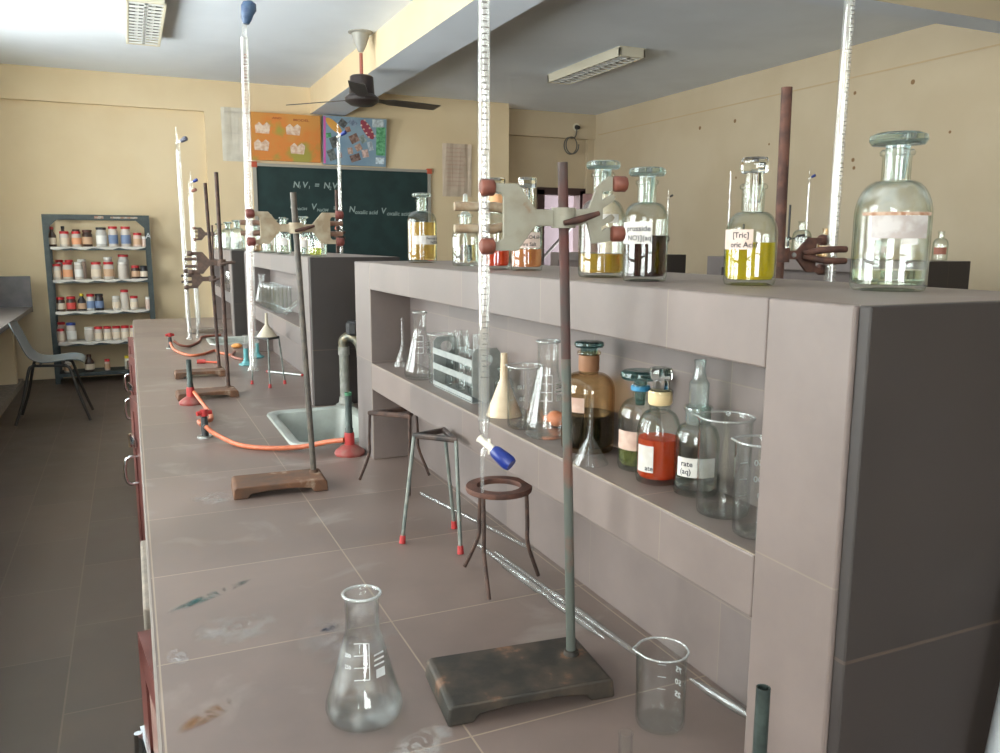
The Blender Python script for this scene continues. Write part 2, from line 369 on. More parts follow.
for y, z, r in ((5.306, 2.612, .016), (4.744, 2.606, .02), (7.365, 2.577, .02), (6.807, 2.578, .02), (5.277, 2.066, .018), (5.261, 1.999, .016), (4.384, 2.19, .012), (6.3, 2.3, .012), (4.9, 2.0, .012), (6.75, 2.02, .012)):
    MB().lathe([(0, 0), (r, .001), (0, .0012)], n=9, M=Matrix.Translation((X1, y, z)) @ Matrix.Rotation(R(-90), 4, 'Y')).build('nail_hole', hm, wr)
structure(MB().box(X1-.004, X1, 4.0, 9.45, 2.735, 2.747).build('trim_1', mat('plaster_edge', (188, 166, 134), .8), None), 'thin plaster ridge along the long tan wall', 'trim')
mb = MB(); mb.box(WX, .80, YB+.07, YB+.25, 0, ZC).box(WX, .80, YB, YB+.07, 2.69, ZC).box(.80, 4.24, YB, YB+.25, 0, ZC)
structure(mb.build('wall_back', WALL), 'cream wall carrying the chalkboard', 'wall')
mb = MB(); DX0, DX1, DZ = 4.86, 5.52, 2.04
mb.box(4.24, DX0, YBAY, YBAY+.12, 0, ZC).box(DX1, X1, YBAY, YBAY+.12, 0, ZC).box(DX0, DX1, YBAY, YBAY+.12, DZ, ZC)
mb.box(4.24, X1, YBAY-.09, YBAY, 2.69, ZC).box(4.12, 4.24, YB+.25, YBAY+.12, 0, ZC).box(5.53, X1, YBAY-.06, YBAY, 0, 2.69)
structure(mb.build('wall_bay', WALLR), 'tan recess wall with the doorway', 'wall')
dr = empty('door_1', (DX0, YBAY, 0)); structure(dr, 'dark maroon framed doorway at the far corner', 'door')
Wd = DX1-DX0
MB().box(-.03, .07, -.03, .14, 0, DZ).box(Wd-.07, Wd+.02, -.03, .14, 0, DZ).box(-.03, Wd+.02, -.03, .14, DZ-.06, DZ+.03).build('door_frame', DOORF, dr)
MB().box(0, .30, -.02, .02, .02, DZ-.04, Matrix.Translation((Wd-.04, -.06, 0)) @ Matrix.Rotation(R(-52), 4, 'Z')).build('door_leaf', DOORL, dr, bevel=.004)
structure(MB().box(4.0, 7.2, 11.0, 11.1, -.1, 3.0).build('wall_corridor', MAUVE), 'mauve corridor wall seen through the doorway', 'wall')
structure(MB().box(4.0, 7.2, 9.83, 11.1, 2.6, 2.7).build('corridor_sky_blocker', MAUVE), 'added unseen slab that keeps sky light off the corridor', 'ceiling')  # added out of view to block the sky and darken the corridor
st = thing('stair_flight', 'grey stair steps with a dark handrail seen through the far doorway', 'stairs', (4.9, 10.3, 0))
mb = MB()
for q in range(6): mb.box(.06+q*.16, 1.2, -.1, .5, .17*q, .17*(q+1))
mb.build('steps', mat('grey_steps', (40, 38, 40), .7), st)
MB().tube([(.05, -.1, .90), (1.15, -.1, 1.95)], .022).tube([(.1, -.1, 0), (.1, -.1, .95)], .015).tube([(1.1, -.1, 1.0), (1.1, -.1, 1.9)], .015).build('handrail', BLACKP, st)
m = MB().box(1.885, 2.25, YF, YB, 2.73, ZC); m.m = [1 if i == 0 else 0 for i in range(6)]
structure(m.build('ceiling_beam', [WALL, CEIL]), 'deep painted beam under the ceiling', 'beam')
m = MB().box(2.25, X1, 3.28, 3.46, 2.6, ZC); m.m = [1 if i == 0 else 0 for i in range(6)]
structure(m.build('ceiling_cross_beam', [WALLR, CEIL]), 'tan cross beam under the ceiling', 'beam')

# ceiling lamps
def lamp(loc, label):
    t = thing('ceiling_lamp', label, 'ceiling lamp', loc, 0, 'louvred ceiling lamps'); W, L, h = .125, .66, .08
    m = MB(); m.box(-W, W, -L, L, -.012, 0)
    m.box(-W, -W+.018, -L, L, -h, -.012).box(W-.018, W, -L, L, -h, -.012).box(-W, W, -L, -L+.03, -h, -.012).box(-W, W, L-.03, L, -h, -.012)
    m.build('housing', LAMPW, t, bevel=.003)
    MB().box(-W+.018, W-.018, -L+.03, L-.03, -.014, -.0125).build('reflector', LAMPR, t)
    for sx in (-.052, .052): MB().tube([(sx, -L+.05, -.034), (sx, L-.05, -.034)], .013).build('lamp_tube', TUBEW, t, smooth=50)
    g = MB(); g.box(-.012, .012, -L+.03, L-.03, -h+.002, -.045)
    for q in range(14):
        y = -L+.06+q*(2*L-.12)/13; g.box(-W+.02, W-.02, y-.022, y+.022, -h+.002, -h+.006)
    g.build('louvre', LOUV, t); return t
lamp((.215, 6.82, ZC), 'louvred ceiling lamp on the white ceiling before the beam')
lamp((3.99, 6.83, ZC), 'louvred ceiling lamp on the shaded ceiling beyond the beam')
# fan
fn = thing('ceiling_fan', 'dark brown three bladed ceiling fan on a red rod', 'fan', (1.775, 6.65, ZC))
MB().lathe([(0, 0), (.098, 0), (.096, -.008), (.070, -.014), (.062, -.05), (.045, -.10), (.02, -.15), (0, -.15)], n=24).build('canopy', FANG, fn, smooth=40)
MB().tube([(0, 0, -.16), (0, 0, -.34)], .014).build('downrod', FANR, fn, smooth=40)
MB().lathe([(0, -.33), (.08, -.33), (.092, -.34), (.10, -.47), (0, -.47)], n=28).build('motor_cap', FANM, fn, smooth=40)
MB().lathe([(0, -.47), (.10, -.47), (.135, -.50), (.135, -.525), (.09, -.555), (0, -.565)], n=28).build('motor', FANM, fn, smooth=40)
for a in (12, 132, 252):
    m = MB(); M = Matrix.Rotation(R(a), 4, 'Z') @ Matrix.Rotation(R(-10), 4, 'X')
    vs = []
    for x, wv in ((.12, .03), (.2, .035), (.26, .06), (.5, .066), (.70, .06)):
        for s in (-1, 1):
            for z in (-.505, -.511): vs.append(M @ Vector((x, s*wv, 0))+Vector((0, 0, z-.0)))
    fs = []
    for i in range(4):
        o = i*4; p = o+4; fs += [(o, o+2, p+2, p), (o+1, p+1, p+3, o+3), (o, p, p+1, o+1), (o+2, o+3, p+3, p+2)]
    fs += [(0, 1, 3, 2), (16, 18, 19, 17)]
    m.add(vs, fs).build('blade', FANM, fn)
# camera on cable in the bay
cc = thing('security_camera', 'small black camera with a coiled grey cable on the bay wall', 'camera', (5.34, YBAY-.09, 2.83))
MB().lathe([(0, 0), (.03, 0), (.03, .03), (.022, .07), (0, .08)], n=16, M=Matrix.Rotation(R(100), 4, 'X')).build('camera_body', BLACKP, cc, smooth=40)
MB().lathe([(0, 0), (.05, 0), (.05, .012), (0, .012)], n=16, M=Matrix.Rotation(R(90), 4, 'X')).build('wall_mount', LAMPW, cc, smooth=40)
pp = [(0, -.02, -.03), (-.02, -.02, -.12)]+[(-.11+.085*cos(a), -.03-.004*k, -.24+.105*sin(a)) for k, a in enumerate([x*.5+1.2 for x in range(24)])]
MB().tube(crom(pp, 3), .008, 8).build('cable', mat('grey_cable', (92, 90, 86), .5), cc, smooth=60)

# chalkboard, posters, notices
bd = thing('chalkboard', 'large green chalkboard with faint chalk equations on the cream wall', 'chalkboard', (0, YB, 0))
bx0, bx1, bz0, bz1 = 1.29, 3.2, 1.15, 2.16
MB().box(bx0, bx1, -.02, -.002, bz0, bz1).build('board_panel', BOARD, bd)
f = MB(); f.box(bx0-.035, bx1+.035, -.035, -.001, bz1, bz1+.03).box(bx0-.035, bx1+.035, -.035, -.001, bz0-.03, bz0).box(bx0-.035, bx0, -.035, -.001, bz0, bz1).box(bx1, bx1+.035, -.035, -.001, bz0, bz1)
f.build('board_frame', ALUF, bd)
for x in (bx0-.02, bx1+.02):
    for z in (bz0-.015, bz1+.015): MB().box(x-.03, x+.03, -.04, -.0005, z-.03, z+.03).build('corner_cap', REDO, bd, bevel=.006)
sl = lambda x, y: (x+.18*(y-1.7)+.0, -.0215, y)
chalk = [('N', .09, 1.62, 1.95), ('1', .045, 1.685, 1.94), ('V', .09, 1.72, 1.95), ('1', .045, 1.785, 1.94), ('=', .09, 1.85, 1.95), ('N', .09, 1.95, 1.95), ('2', .05, 2.015, 1.935), ('V', .09, 2.045, 1.95), ('2', .05, 2.11, 1.935),
              ('N', .09, 1.62, 1.73), ('NaOH', .042, 1.69, 1.71), ('V', .09, 1.85, 1.72), ('NaOH', .045, 1.915, 1.70), ('=', .09, 2.09, 1.71), ('N', .09, 2.27, 1.70), ('oxalic acid', .062, 2.34, 1.68), ('V', .09, 2.64, 1.69), ('oxalic acid', .065, 2.71, 1.67),
              ('N', .07, 2.12, 1.58), ('205', .06, 1.80, 1.50), ('=', .07, 1.95, 1.50)]
for it in chalk:
    m = MB(); flat_text(m, [it], sl); m.build('lettering', CHALK, bd, fix=False)
def canvas_board(name, label, x0, x1, z0, z1, m, tilt=.05):
    t = thing(name, label, 'poster', (x0, YB, z0)); W, H = x1-x0, z1-z0
    MB().add([(0, -.045, 0), (W, -.045, 0), (W, -.045-tilt, H), (0, -.045-tilt, H), (0, -.005, 0), (W, -.005, 0), (W, -.012-tilt*.6, H), (0, -.012-tilt*.6, H)],
             [(0, 1, 2, 3), (5, 4, 7, 6), (0, 4, 5, 1), (1, 5, 6, 2), (2, 6, 7, 3), (3, 7, 4, 0)]).build('board', m, t)
    return t, (lambda a, b, d=.001: (a*W, -.045-tilt*b-d, b*H))
orange = mat('orange_painted_card', (204, 142, 72), .7, c2=(212, 130, 62), scale=3, c3=(160, 150, 70), lo=.42, hi=.54)
t, fnp = canvas_board('orange_poster', 'orange and green painted poster above the chalkboard with pale paper cut-outs', 1.25, 1.97, 2.22, 2.70, orange)
wp = mat('cutout_paper', (226, 206, 190), .8, c2=(206, 170, 146), scale=30)
for k, (a, b, s_) in enumerate(((.16, .68, 1), (.60, .68, 1), (.14, .32, 1), (.66, .28, 1))):
    pl = [(-.10, -.11), (.09, -.12), (.11, .06), (.06, .12), (.0, .05), (-.05, .12), (-.11, .04)]
    MB().prism(pl, lambda u, v, d: fnp(a+u, b+v, d), .0005, .003).build('paper_cutout', wp, t)
for it in (('AND', .06, .30, .88), ('MODEL', .07, .60, .86)):
    m = MB(); flat_text(m, [it], lambda a, b: fnp(a, b, .002)); m.build('lettering', mat('red_brush_paint', (150, 74, 44), .7), t, fix=False)
blue = mat('light_blue_card', (134, 158, 176), .7, c2=(120, 146, 168), scale=4)
t, fnp = canvas_board('collage_poster', 'light blue collage board of small pictures above the chalkboard', 2.0, 2.70, 2.205, 2.71, blue, .06)
cols = [(60, 66, 62), (70, 80, 76), (96, 70, 58), (72, 66, 66), (150, 106, 84), (92, 72, 62), (74, 88, 98), (170, 140, 126), (84, 98, 84), (120, 128, 150)]
def card(a, b, w_, h_, ang, col):
    fnl = fnp; ca, sa = cos(R(ang)), sin(R(ang))
    MB().prism([(-w_, -h_), (w_, -h_), (w_, h_), (-w_, h_)], lambda u, v, d: fnl(a+(u*ca-v*sa), b+(u*sa+v*ca)*1.35, d), .0005, .003).build('picture_card', mat('card_%d_%d_%d' % col, col, .6, c2=tuple(min(255, c+45) for c in col), scale=30), t)
for (a, b, w_, h_, g, c) in ((.17, .46, .06, .085, 20, (58, 62, 60)), (.13, .20, .06, .085, 22, (78, 84, 82)), (.48, .56, .07, .065, 28, (112, 84, 74)), (.50, .16, .08, .055, 20, (92, 68, 62)), (.30, .86, .06, .055, -35, (66, 68, 70)),
                            (.38, .74, .04, .04, 20, (126, 90, 76)), (.55, .38, .05, .05, 30, (150, 118, 104)), (.42, .30, .04, .05, 10, (160, 130, 116)), (.46, .88, .06, .045, -40, (100, 116, 138)), (.62, .56, .045, .06, 30, (112, 126, 122)),
                            (.66, .26, .05, .06, 12, (176, 146, 138)), (.74, .42, .04, .07, 15, (140, 150, 160)), (.08, .60, .04, .035, 10, (60, 128, 84)), (.26, .20, .03, .04, 10, (120, 100, 100)), (.90, .12, .07, .05, 0, (176, 190, 200)), (.86, .90, .09, .06, 0, (160, 170, 176))): card(a, b, w_, h_, g, c)
card(.91, .53, .075, .22, 0, (70, 136, 92))
el = lambda a, b, ra, rb, g: [(a+ra*cos(q)*cos(R(g))-rb*sin(q)*sin(R(g)), b+(ra*cos(q)*sin(R(g))+rb*sin(q)*cos(R(g)))*1.35) for q in [2*pi*i/20 for i in range(20)]]
MB().prism(el(.16, .80, .16, .06, -42), lambda u, v, d: fnp(u, v, d), .0005, .003).build('picture_card', mat('orange_card', (220, 160, 76), .6), t)
MB().prism(el(.69, .76, .17, .065, -55), lambda u, v, d: fnp(u, v, d), .0005, .0035).build('picture_card', mat('crimson_card', (150, 62, 80), .6), t)
for k in range(9):
    q = -.14+.035*k
    for s_ in (-.045, .045):
        if (k+(s_ > 0)) % 2: MB().prism(el(.69+q*cos(R(-55))-s_*sin(R(-55)), .76+(q*sin(R(-55))+s_*cos(R(-55)))*1.35, .016, .014, 0), lambda u, v, d: fnp(u, v, d), .003, .005).build('dot', wp, t)
MB().prism([(.0, .02), (.035, .02), (.035, .98), (0, .98)], lambda u, v, d: fnp(u, v, d), .0005, .002).build('pink_edge', mat('pink_tape', (206, 96, 170), .6), t)
def notice(label, x0, x1, z0, z1, col, lines, lc):
    t = thing('wall_notice', label, 'notice', (x0, YB, z0)); W, H = x1-x0, z1-z0
    n = 8; vs = [(W*i/n, -.004-.006*sin(i*1.3)**2-(.02 if z else 0)*abs(sin(i*.9)), z*H) for z in (0, 1) for i in range(n+1)]
    vs2 = [(x, y+.0015, z) for x, y, z in vs]; N = len(vs)
    fs = [(i, i+1, n+2+i, n+1+i) for i in range(n)]; fs += [tuple(N+i for i in reversed(f)) for f in fs]
    fs += [(i, N+i, N+i+1, i+1) for i in range(n)]+[(n+1+i, n+2+i, N+n+2+i, N+n+1+i) for i in range(n)]+[(0, n+1, N+n+1, N), (n, N+n, N+2*n+1, 2*n+1)]
    MB().add(vs+vs2, fs).build('paper', mat(label[:16].replace(' ', '_'), col, .8, c2=tuple(c-12 for c in col), scale=8), t)
    random.seed(len(label))
    for k in range(lines):
        z = H*(.9-.78*k/lines); x0_, x1_ = W*.1, W*random.uniform(.6, .88); n_ = 14
        up = [(x0_+(x1_-x0_)*i/n_, z+.014*(i % 2)+random.uniform(0, .006)) for i in range(n_+1)]; dn = [(x, q-.007) for x, q in up]
        MB().prism(dn+up[::-1], lambda u, v, d: (u, d, v), -.0318, -.0308).build('text_line', lc, t)
    return t
notice('white chart paper beside the orange poster', .962, 1.242, 2.20, 2.74, (212, 206, 194), 2, mat('faint_ink', (190, 184, 176), .9))
notice('tall pinkish handwritten chart on the wall past the chalkboard', 3.39, 3.75, 1.9, 2.50, (204, 186, 168), 10, mat('red_brown_ink', (188, 156, 142), .9))

# ------------------------------------------------------------------ worktop with cupboards
CT = .85
wt = thing('worktop', 'long brown stone tiled laboratory worktop with sinks', 'worktop')
# slab with two basin openings (x .34-.60)
SK = [(.372, .60, 2.09, 2.52), (.372, .60, 4.38, 4.66)]
m = MB(); m.box(0, SK[0][0], -1.0, 6.02, .815, CT).box(SK[0][1], 1.31, -1.0, 6.02, .815, CT)
yy = [-1.0, SK[0][2], SK[0][3], SK[1][2], SK[1][3], 6.02]
for i in range(0, 6, 2): m.box(SK[0][0], SK[0][1], yy[i], yy[i+1], .815, CT)
m.build('slab', COUNTER, wt)
MB().tube([(-.0005, -1, .834), (-.0005, 6.02, .834)], .004, 8).build('edge_bead', mat('pale_edge_cement', (112, 102, 96), .6), wt)
def stain(x, y, rx, ry, ang, col, dens, sc, ringy=0):
    m, n, o = new_mat('stain_%d_%d_%d' % col); L = n.links.new
    t = n.nodes.new('ShaderNodeTexCoord'); ln = n.nodes.new('ShaderNodeVectorMath'); ln.operation = 'LENGTH'
    mp = n.nodes.new('ShaderNodeMapping'); mp.inputs['Scale'].default_value = (1/rx, 1/ry, 0); L(t.outputs['Object'], mp.inputs[0]); L(mp.outputs[0], ln.inputs[0])
    nz = n.nodes.new('ShaderNodeTexNoise'); nz.inputs['Scale'].default_value = sc; nz.inputs['Detail'].default_value = 8; nz.inputs['Distortion'].default_value = 1; L(t.outputs['Object'], nz.inputs['Vector'])
    f = n.nodes.new('ShaderNodeMapRange'); f.inputs[1].default_value = 1; f.inputs[2].default_value = .2; L(ln.outputs['Value'], f.inputs[0])
    r_ = n.nodes.new('ShaderNodeMapRange'); r_.inputs[1].default_value = .42; r_.inputs[2].default_value = .66; r_.inputs[4].default_value = dens; L(nz.outputs['Fac'], r_.inputs[0])
    mu = n.nodes.new('ShaderNodeMath'); mu.operation = 'MULTIPLY'; L(f.outputs[0], mu.inputs[0]); L(r_.outputs[0], mu.inputs[1])
    tr = n.nodes.new('ShaderNodeBsdfTransparent'); d = n.nodes.new('ShaderNodeBsdfDiffuse'); d.inputs[0].default_value = srgb(col)
    mx = n.nodes.new('ShaderNodeMixShader'); L(mu.outputs[0], mx.inputs[0]); L(tr.outputs[0], mx.inputs[1]); L(d.outputs[0], mx.inputs[2]); L(mx.outputs[0], o.inputs[0])
    MB().lathe([(0, 0), (1, 0), (.98, .0003), (0, .0003)], n=24, M=Matrix.Diagonal((rx, ry, 1, 1))).build('stain', m, wt, loc=(x, y, CT+.0002), rz=ang)
stain(.240, .745, .055, .026, .5, (190, 184, 180), .85, 40)
stain(.08, 1.225, .075, .012, .55, (66, 104, 104), .8, 26)
stain(.025, 1.05, .014, .024, .2, (184, 180, 182), .9, 30)
stain(.052, .90, .045, .014, .6, (146, 104, 66), .8, 24)
stain(.10, 1.10, .06, .05, .3, (176, 170, 166), .5, 30)
stain(.22, 1.05, .018, .007, .3, (30, 66, 90), .9, 60)
stain(.13, 1.72, .05, .05, .1, (172, 166, 162), .45, 28)
stain(.235, 1.01, .07, .10, .1, (168, 160, 158), .4, 22)
def basin(x0, x1, y0, y1):
    m = MB(); n = 8
    def ring(ins, z, rad):
        o = []
        for cx, cy, a0 in ((x1-ins-rad, y1-ins-rad, 0), (x0+ins+rad, y1-ins-rad, 90), (x0+ins+rad, y0+ins+rad, 180), (x1-ins-rad, y0+ins+rad, 270)):
            for k in range(n+1): a = R(a0+90*k/n); o.append((cx+rad*cos(a), cy+rad*sin(a), z))
        return o
    rs = [ring(-.022, CT+.001, .05), ring(-.02, CT+.007, .05), ring(-.004, CT+.008, .04), ring(.006, CT+.002, .035), ring(.02, .72, .03), ring(.04, .70, .03)]
    N = len(rs[0]); vs = [v for r in rs for v in r]; fs = []
    for k in range(len(rs)-1):
        for i in range(N): fs.append((k*N+i, k*N+(i+1) % N, (k+1)*N+(i+1) % N, (k+1)*N+i))
    fs.append(tuple(range((len(rs)-1)*N, len(rs)*N)))
    return m.add(vs, fs)
for q, s_ in enumerate(SK):
    tag(basin(*s_).build('sink_basin', CERAM, None, smooth=50), ('white ceramic sink set in the worktop beside the grey standpipe', 'far white ceramic sink set in the worktop by the hoses')[q], 'sink', 'ceramic sinks')
cb = thing('bench_cupboard', 'cement bench base with red doors under the stone worktop', 'cabinet')
m = MB(); m.box(.05, 1.26, -1.0, 5.98, 0, .10).box(.30, .32, -1, 5.98, .1, .68)
for y0, y1 in ((-1.0, -.6), (.2, .34), (1.30, 1.62), (2.58, 2.84), (3.36, 3.6), (4.72, 4.88), (5.8, 5.98)): m.box(-.014 if 0 < y0 < 2 else .02, 1.26, y0, y1, .1, .815)
m.build('cement_piers', CONC, cb, bevel=.004)
def cup_door(y0, y1, x1, z0, z1, faded=False):
    L = math.hypot(y1-y0, x1-.03); a = math.atan2(y1-y0, x1-.03)
    M = Matrix.Translation((.03, y0, 0)) @ Matrix.Rotation(a, 4, 'Z')
    M = M @ Matrix.Translation((0, -.020, 0)); d = MB().box(0, L, 0, .018, z0, z1, M).build('door', REDWF if faded else REDW, cb, bevel=.002)
    MB().box(L-.06, L+.003, -.004, .022, z0, z1, M).box(0, L, -.004, .022, z1-.045, z1+.002, M).build('door_rail', REDW, d)
    zc = (z0+z1)/2+.04; pts = [M @ Vector(p) for p in ((L-.07, .02, zc-.05), (L-.07, .05, zc-.05), (L-.07, .062, zc-.025), (L-.07, .062, zc+.025), (L-.07, .05, zc+.05), (L-.07, .02, zc+.05))]
    MB().tube(crom(pts, 4), .006, 8).build('handle', CHROME, d, smooth=60)
    MB().box(L-.10, L+.004, .022, .028, zc+.09, zc+.12, M).tube([M @ Vector((L-.03, .034, zc+.08)), M @ Vector((L-.03, .034, zc+.13))], .006, 8).build('latch', CHROME, d)
cup_door(2.86, 3.309, -.028, .185, .80); cup_door(.80, 1.25, -.021, .18, .80, True); cup_door(4.1, 4.55, -.03, .185, .80); cup_door(4.9, 5.4, -.034, .185, .80)

# ------------------------------------------------------------------ shelf units (tiled, open to the window side)
def shelf_unit(label, y0, y1, x0=.51, dz=0., p0=.107, p1=.14):
    t = thing('shelf_unit', label, 'shelf unit', (0, 0, 0), 0, 'tiled shelf units along the benches')
    xb, x1 = x0+.098, x0+.295; z = lambda v: v+dz
    for nm, a, b in (('pillar', y0+.012, y0+p0), ('pillar', y1-p1, y1)):
        MB().box(x0, x1, a, b, z(.8504), z(1.3226)).build(nm, FACE, t, bevel=.002)
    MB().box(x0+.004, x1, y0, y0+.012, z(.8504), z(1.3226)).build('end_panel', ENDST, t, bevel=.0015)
    MB().box(x0, x1, y0+p0, y1-p1, z(1.26), z(1.3226)).build('beam', FACE, t, bevel=.002)
    MB().box(x0+.006, x1-.002, y0+.006, y1-.004, z(1.31), z(1.323)).build('top_slab', TOPST, t, bevel=.002)
    MB().box(x0, xb, y0+p0, y1-p1, z(1.023), z(1.085)).build('shelf_board', [FACE, TOPST], t, bevel=.002)
    MB().box(x0+.0005, xb, y0+p0, y1-p1, z(1.085), z(1.0862)).build('shelf_tiles', TOPST, t)
    MB().box(xb, x1, y0+p0, y1-p1, z(.8504), z(1.26)).build('back_panel', BACKST, t)
    return t
SH1 = shelf_unit('tiled shelf unit carrying the big clear bottle at its front end', .454, 2.02)
shelf_unit('tiled shelf unit standing past the sink with small bottles along its top', 2.592, 4.16)
shelf_unit('far tiled shelf unit at the end of the bench beneath the chalkboard', 4.73, 5.95)
DZR = -.033
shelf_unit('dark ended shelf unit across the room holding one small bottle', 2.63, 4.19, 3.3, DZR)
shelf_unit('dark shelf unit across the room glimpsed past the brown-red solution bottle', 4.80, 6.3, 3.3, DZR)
wt2 = thing('side_worktop', 'stone worktop of the bench across the room behind the tall bottles', 'worktop')
MB().box(2.75, 4.2, 1.9, 7.0, .78, .85+DZR-.0005).build('slab', COUNTER, wt2); MB().box(2.82, 4.1, 2.0, 6.9, 0, .78).build('bench_body', CONC, wt2)

# ------------------------------------------------------------------ bottles
def view_ang(x, y): return math.atan2(-y, -x)
def bottle(label, loc, Rr, zs, zn, zl, rn, stopper='disc', liq=None, lev=0, glass=GLASSB, marks=(), sh=.02, group=None, cat='reagent bottle', collar=None, rz=0, sm=STOP, sden=None, hs=None, nseg=36):
    """zs/zn/zl heights of shoulder start, neck start, lip; marks: (dAngle deg, halfwidth deg, z0, z1, material, texts)"""
    t = thing('reagent_bottle', label, cat, loc, rz, group); w_ = max(.0014, Rr*.05); n = nseg
    shp = []
    for k in range(1, 8):
        a = k/8*pi/2; shp.append((rn+(Rr-rn)*cos(a)**.9 if k < 8 else rn, zs+(zn-zs)*sin(a)**1.05))
    outp = [(0, .003), (Rr*.7, .002), (Rr*.86, 0), (Rr*.95, .001), (Rr, .006), (Rr, .0068), (Rr, zs-.0008), (Rr, zs)]+shp+[(rn, zn), (rn, zn+.0008), (rn, zl-.0066), (rn, zl-.006), (rn*1.18, zl-.005), (rn*1.22, zl-.002), (rn*1.1, zl)]
    inp = [(rn-w_, zl), (rn-w_, zn)]+[(max(rn-w_, r-w_), z-w_*.6) for r, z in reversed(shp)]+[(Rr-w_, zs), (Rr-w_, zs-.0008), (Rr-w_, .0108), (Rr-w_, .010), (Rr*.9-w_, .006), (0, .0065)]
    MB().lathe(outp+inp, n=n).build('glass_body', glass, t, smooth=50)
    if liq:
        q = .0006; rl = Rr-w_-q
        pr = [(0, .0072), (Rr*.9-w_-q, .0068), (rl, .0108), (rl, .0114)]
        if lev <= zs: pr += [(rl, lev), (0, lev)]
        else: pr += [(rl, zs)]+[(r-w_-q, z-w_*.6-q) for r, z in shp if z < lev]+[(0, lev)]
        MB().lathe(pr, n=n).build('solution', liq, t, smooth=40)
    hs_ = hs or .012
    if stopper == 'disc':
        d = sden or Rr*.74
        MB().lathe([(0, zl-.028), (rn*.6, zl-.028), (rn*.82, zl-.002), (rn*.86, zl+.004), (d*.9, zl+.005), (d, zl+.005+hs_*.35), (d*.97, zl+.005+hs_*.8), (d*.8, zl+.005+hs_), (0, zl+.005+hs_*.8)], n=n).build('stopper', sm, t, smooth=40)
    elif stopper in ('oct', 'hex'):
        d = sden or rn*1.35; k = 8
        m = MB().lathe([(0, zl-.02), (rn*.62, zl-.02), (rn*.8, zl-.001), (rn*.72, zl+.012), (0, zl+.012)], n=20)
        m.lathe([(0, zl+.0121), (d*.92, zl+.0121), (d, zl+.015), (d, zl+.009+hs_), (d*.9, zl+.012+hs_), (0, zl+.012+hs_)], n=k)
        m.build('stopper', sm, t, smooth=25)
    elif stopper == 'tall':
        m = MB().lathe([(0, zl-.012), (rn*.62, zl-.012), (rn*.8, zl), (rn*.82, zl+.026), (rn*.6, zl+.03), (rn*.4, zl+.042), (rn*.5, zl+.052), (0, zl+.053)], n=10)
        m.build('stopper', GLASSF, t, smooth=25)
    elif stopper == 'pipette':
        MB().lathe([(0, .02), (.002, .02), (.003, zl-.004), (rn*.7, zl-.004), (rn*.8, zl+.002), (.006, zl+.004), (.005, zl+.03), (.004, zl+.04), (0, zl+.041)], n=14).build('dropper', GLASSF, t, smooth=35)
    elif stopper == 'cap':
        MB().lathe([(0, zl-.004), (rn*1.3, zl-.004), (rn*1.3, zl+.014), (0, zl+.015)], n=20).build('cap', sm, t, smooth=40)
    if collar:
        m_, zc, h_, k = collar
        MB().lathe([(rn*1.02, zc), (rn*k, zc+h_*.15), (rn*k, zc+h_*.85), (rn*1.02, zc+h_), ], n=28, close=True).build('collar', m_, t, smooth=40)
    va = view_ang(loc[0], loc[1])-rz
    for da, hw, z0, z1, mm, tx in marks:
        a = va-0+R(da); hw = R(hw); rl = Rr+.0003; N = 14
        vs = [((rl+d)*cos(a-hw+2*hw*i/N), (rl+d)*sin(a-hw+2*hw*i/N), z) for d in (0, .0003) for z in (z0, z1) for i in range(N+1)]
        K = N+1; fs = []
        for i in range(N): fs += [(i, K+i, K+i+1, i+1), (2*K+i, 2*K+i+1, 3*K+i+1, 3*K+i), (i, i+1, 2*K+i+1, 2*K+i), (K+i, 3*K+i, 3*K+i+1, K+i+1)]
        fs += [(0, 2*K, 3*K, K), (N, K+N, 3*K+N, 2*K+N)]
        lb = MB().add(vs, fs).build('label', mm, t, smooth=60)
        if tx:
            m = MB(); on_cyl(m, rl+.0006, a, tx); m.build('lettering', INK, lb, fix=False)
    return t
BT = 1.323
# ---- along the top of the first shelf unit
G1 = 'bottles on the top of the first shelf unit'
b = bottle('big clear glass bottle with pale liquid and torn white label at the shelf end', (.706, .606, BT), .0363, .074, .109, .139, .0135, 'disc', liquid_mat('pale_green_water', (222, 238, 206), turb=.12), .021, GLASSD,
           [(14, 44, .052, .074, mat('torn_white_label', (178, 172, 170), .8, c2=(160, 150, 146), scale=70), None), (10, 58, .0742, .0775, mat('rust_brown_stain', (140, 98, 72), .8, c2=(176, 150, 130), scale=160), None), (28, 12, .046, .052, PAPER, None)], group=G1, sden=.0272, hs=.011)
bottle('clear bottle of bright yellow solution with octagonal glass stopper', (.647, .745, BT), .0290, .055, .082, .1125, .0125, 'oct', liquid_mat('yellow_solution', (255, 228, 16), turb=.32), .048, GLASSB,
       [(-34, 38, .040, .062, PAPERP, [('[Tric]', .0085, -.004, .053), ('oric Acid', .0085, -.0065, .0425)])], group=G1, sden=.0150, hs=.017, sm=STOPC)
bottle('glass bottle of dark brown-red solution with green disc stopper', (.586, .866, BT), .0275, .074, .096, .123, .0115, 'disc', liquid_mat('dark_red_solution', (44, 5, 10), turb=.5), .056, GLASSB,
       [(-28, 44, .046, .072, PAPER, [('prusside', .0095, -.012, .061), ('NO)](aq)', .0088, -.010, .050)])], group=G1, sden=.0228, hs=.0095)
bottle('bottle one third full of amber solution with disc stopper and white label', (.597, .988, BT), .0319, .075, .105, .141, .0135, 'disc', liquid_mat('amber_solution', (236, 190, 66), turb=.35), .032, GLASSB,
       [(-10, 52, .073, .085, PAPER, [('Elu', .009, -.022, .075), ('O', .010, .010, .075)])], group=G1, sden=.0235, hs=.0105)
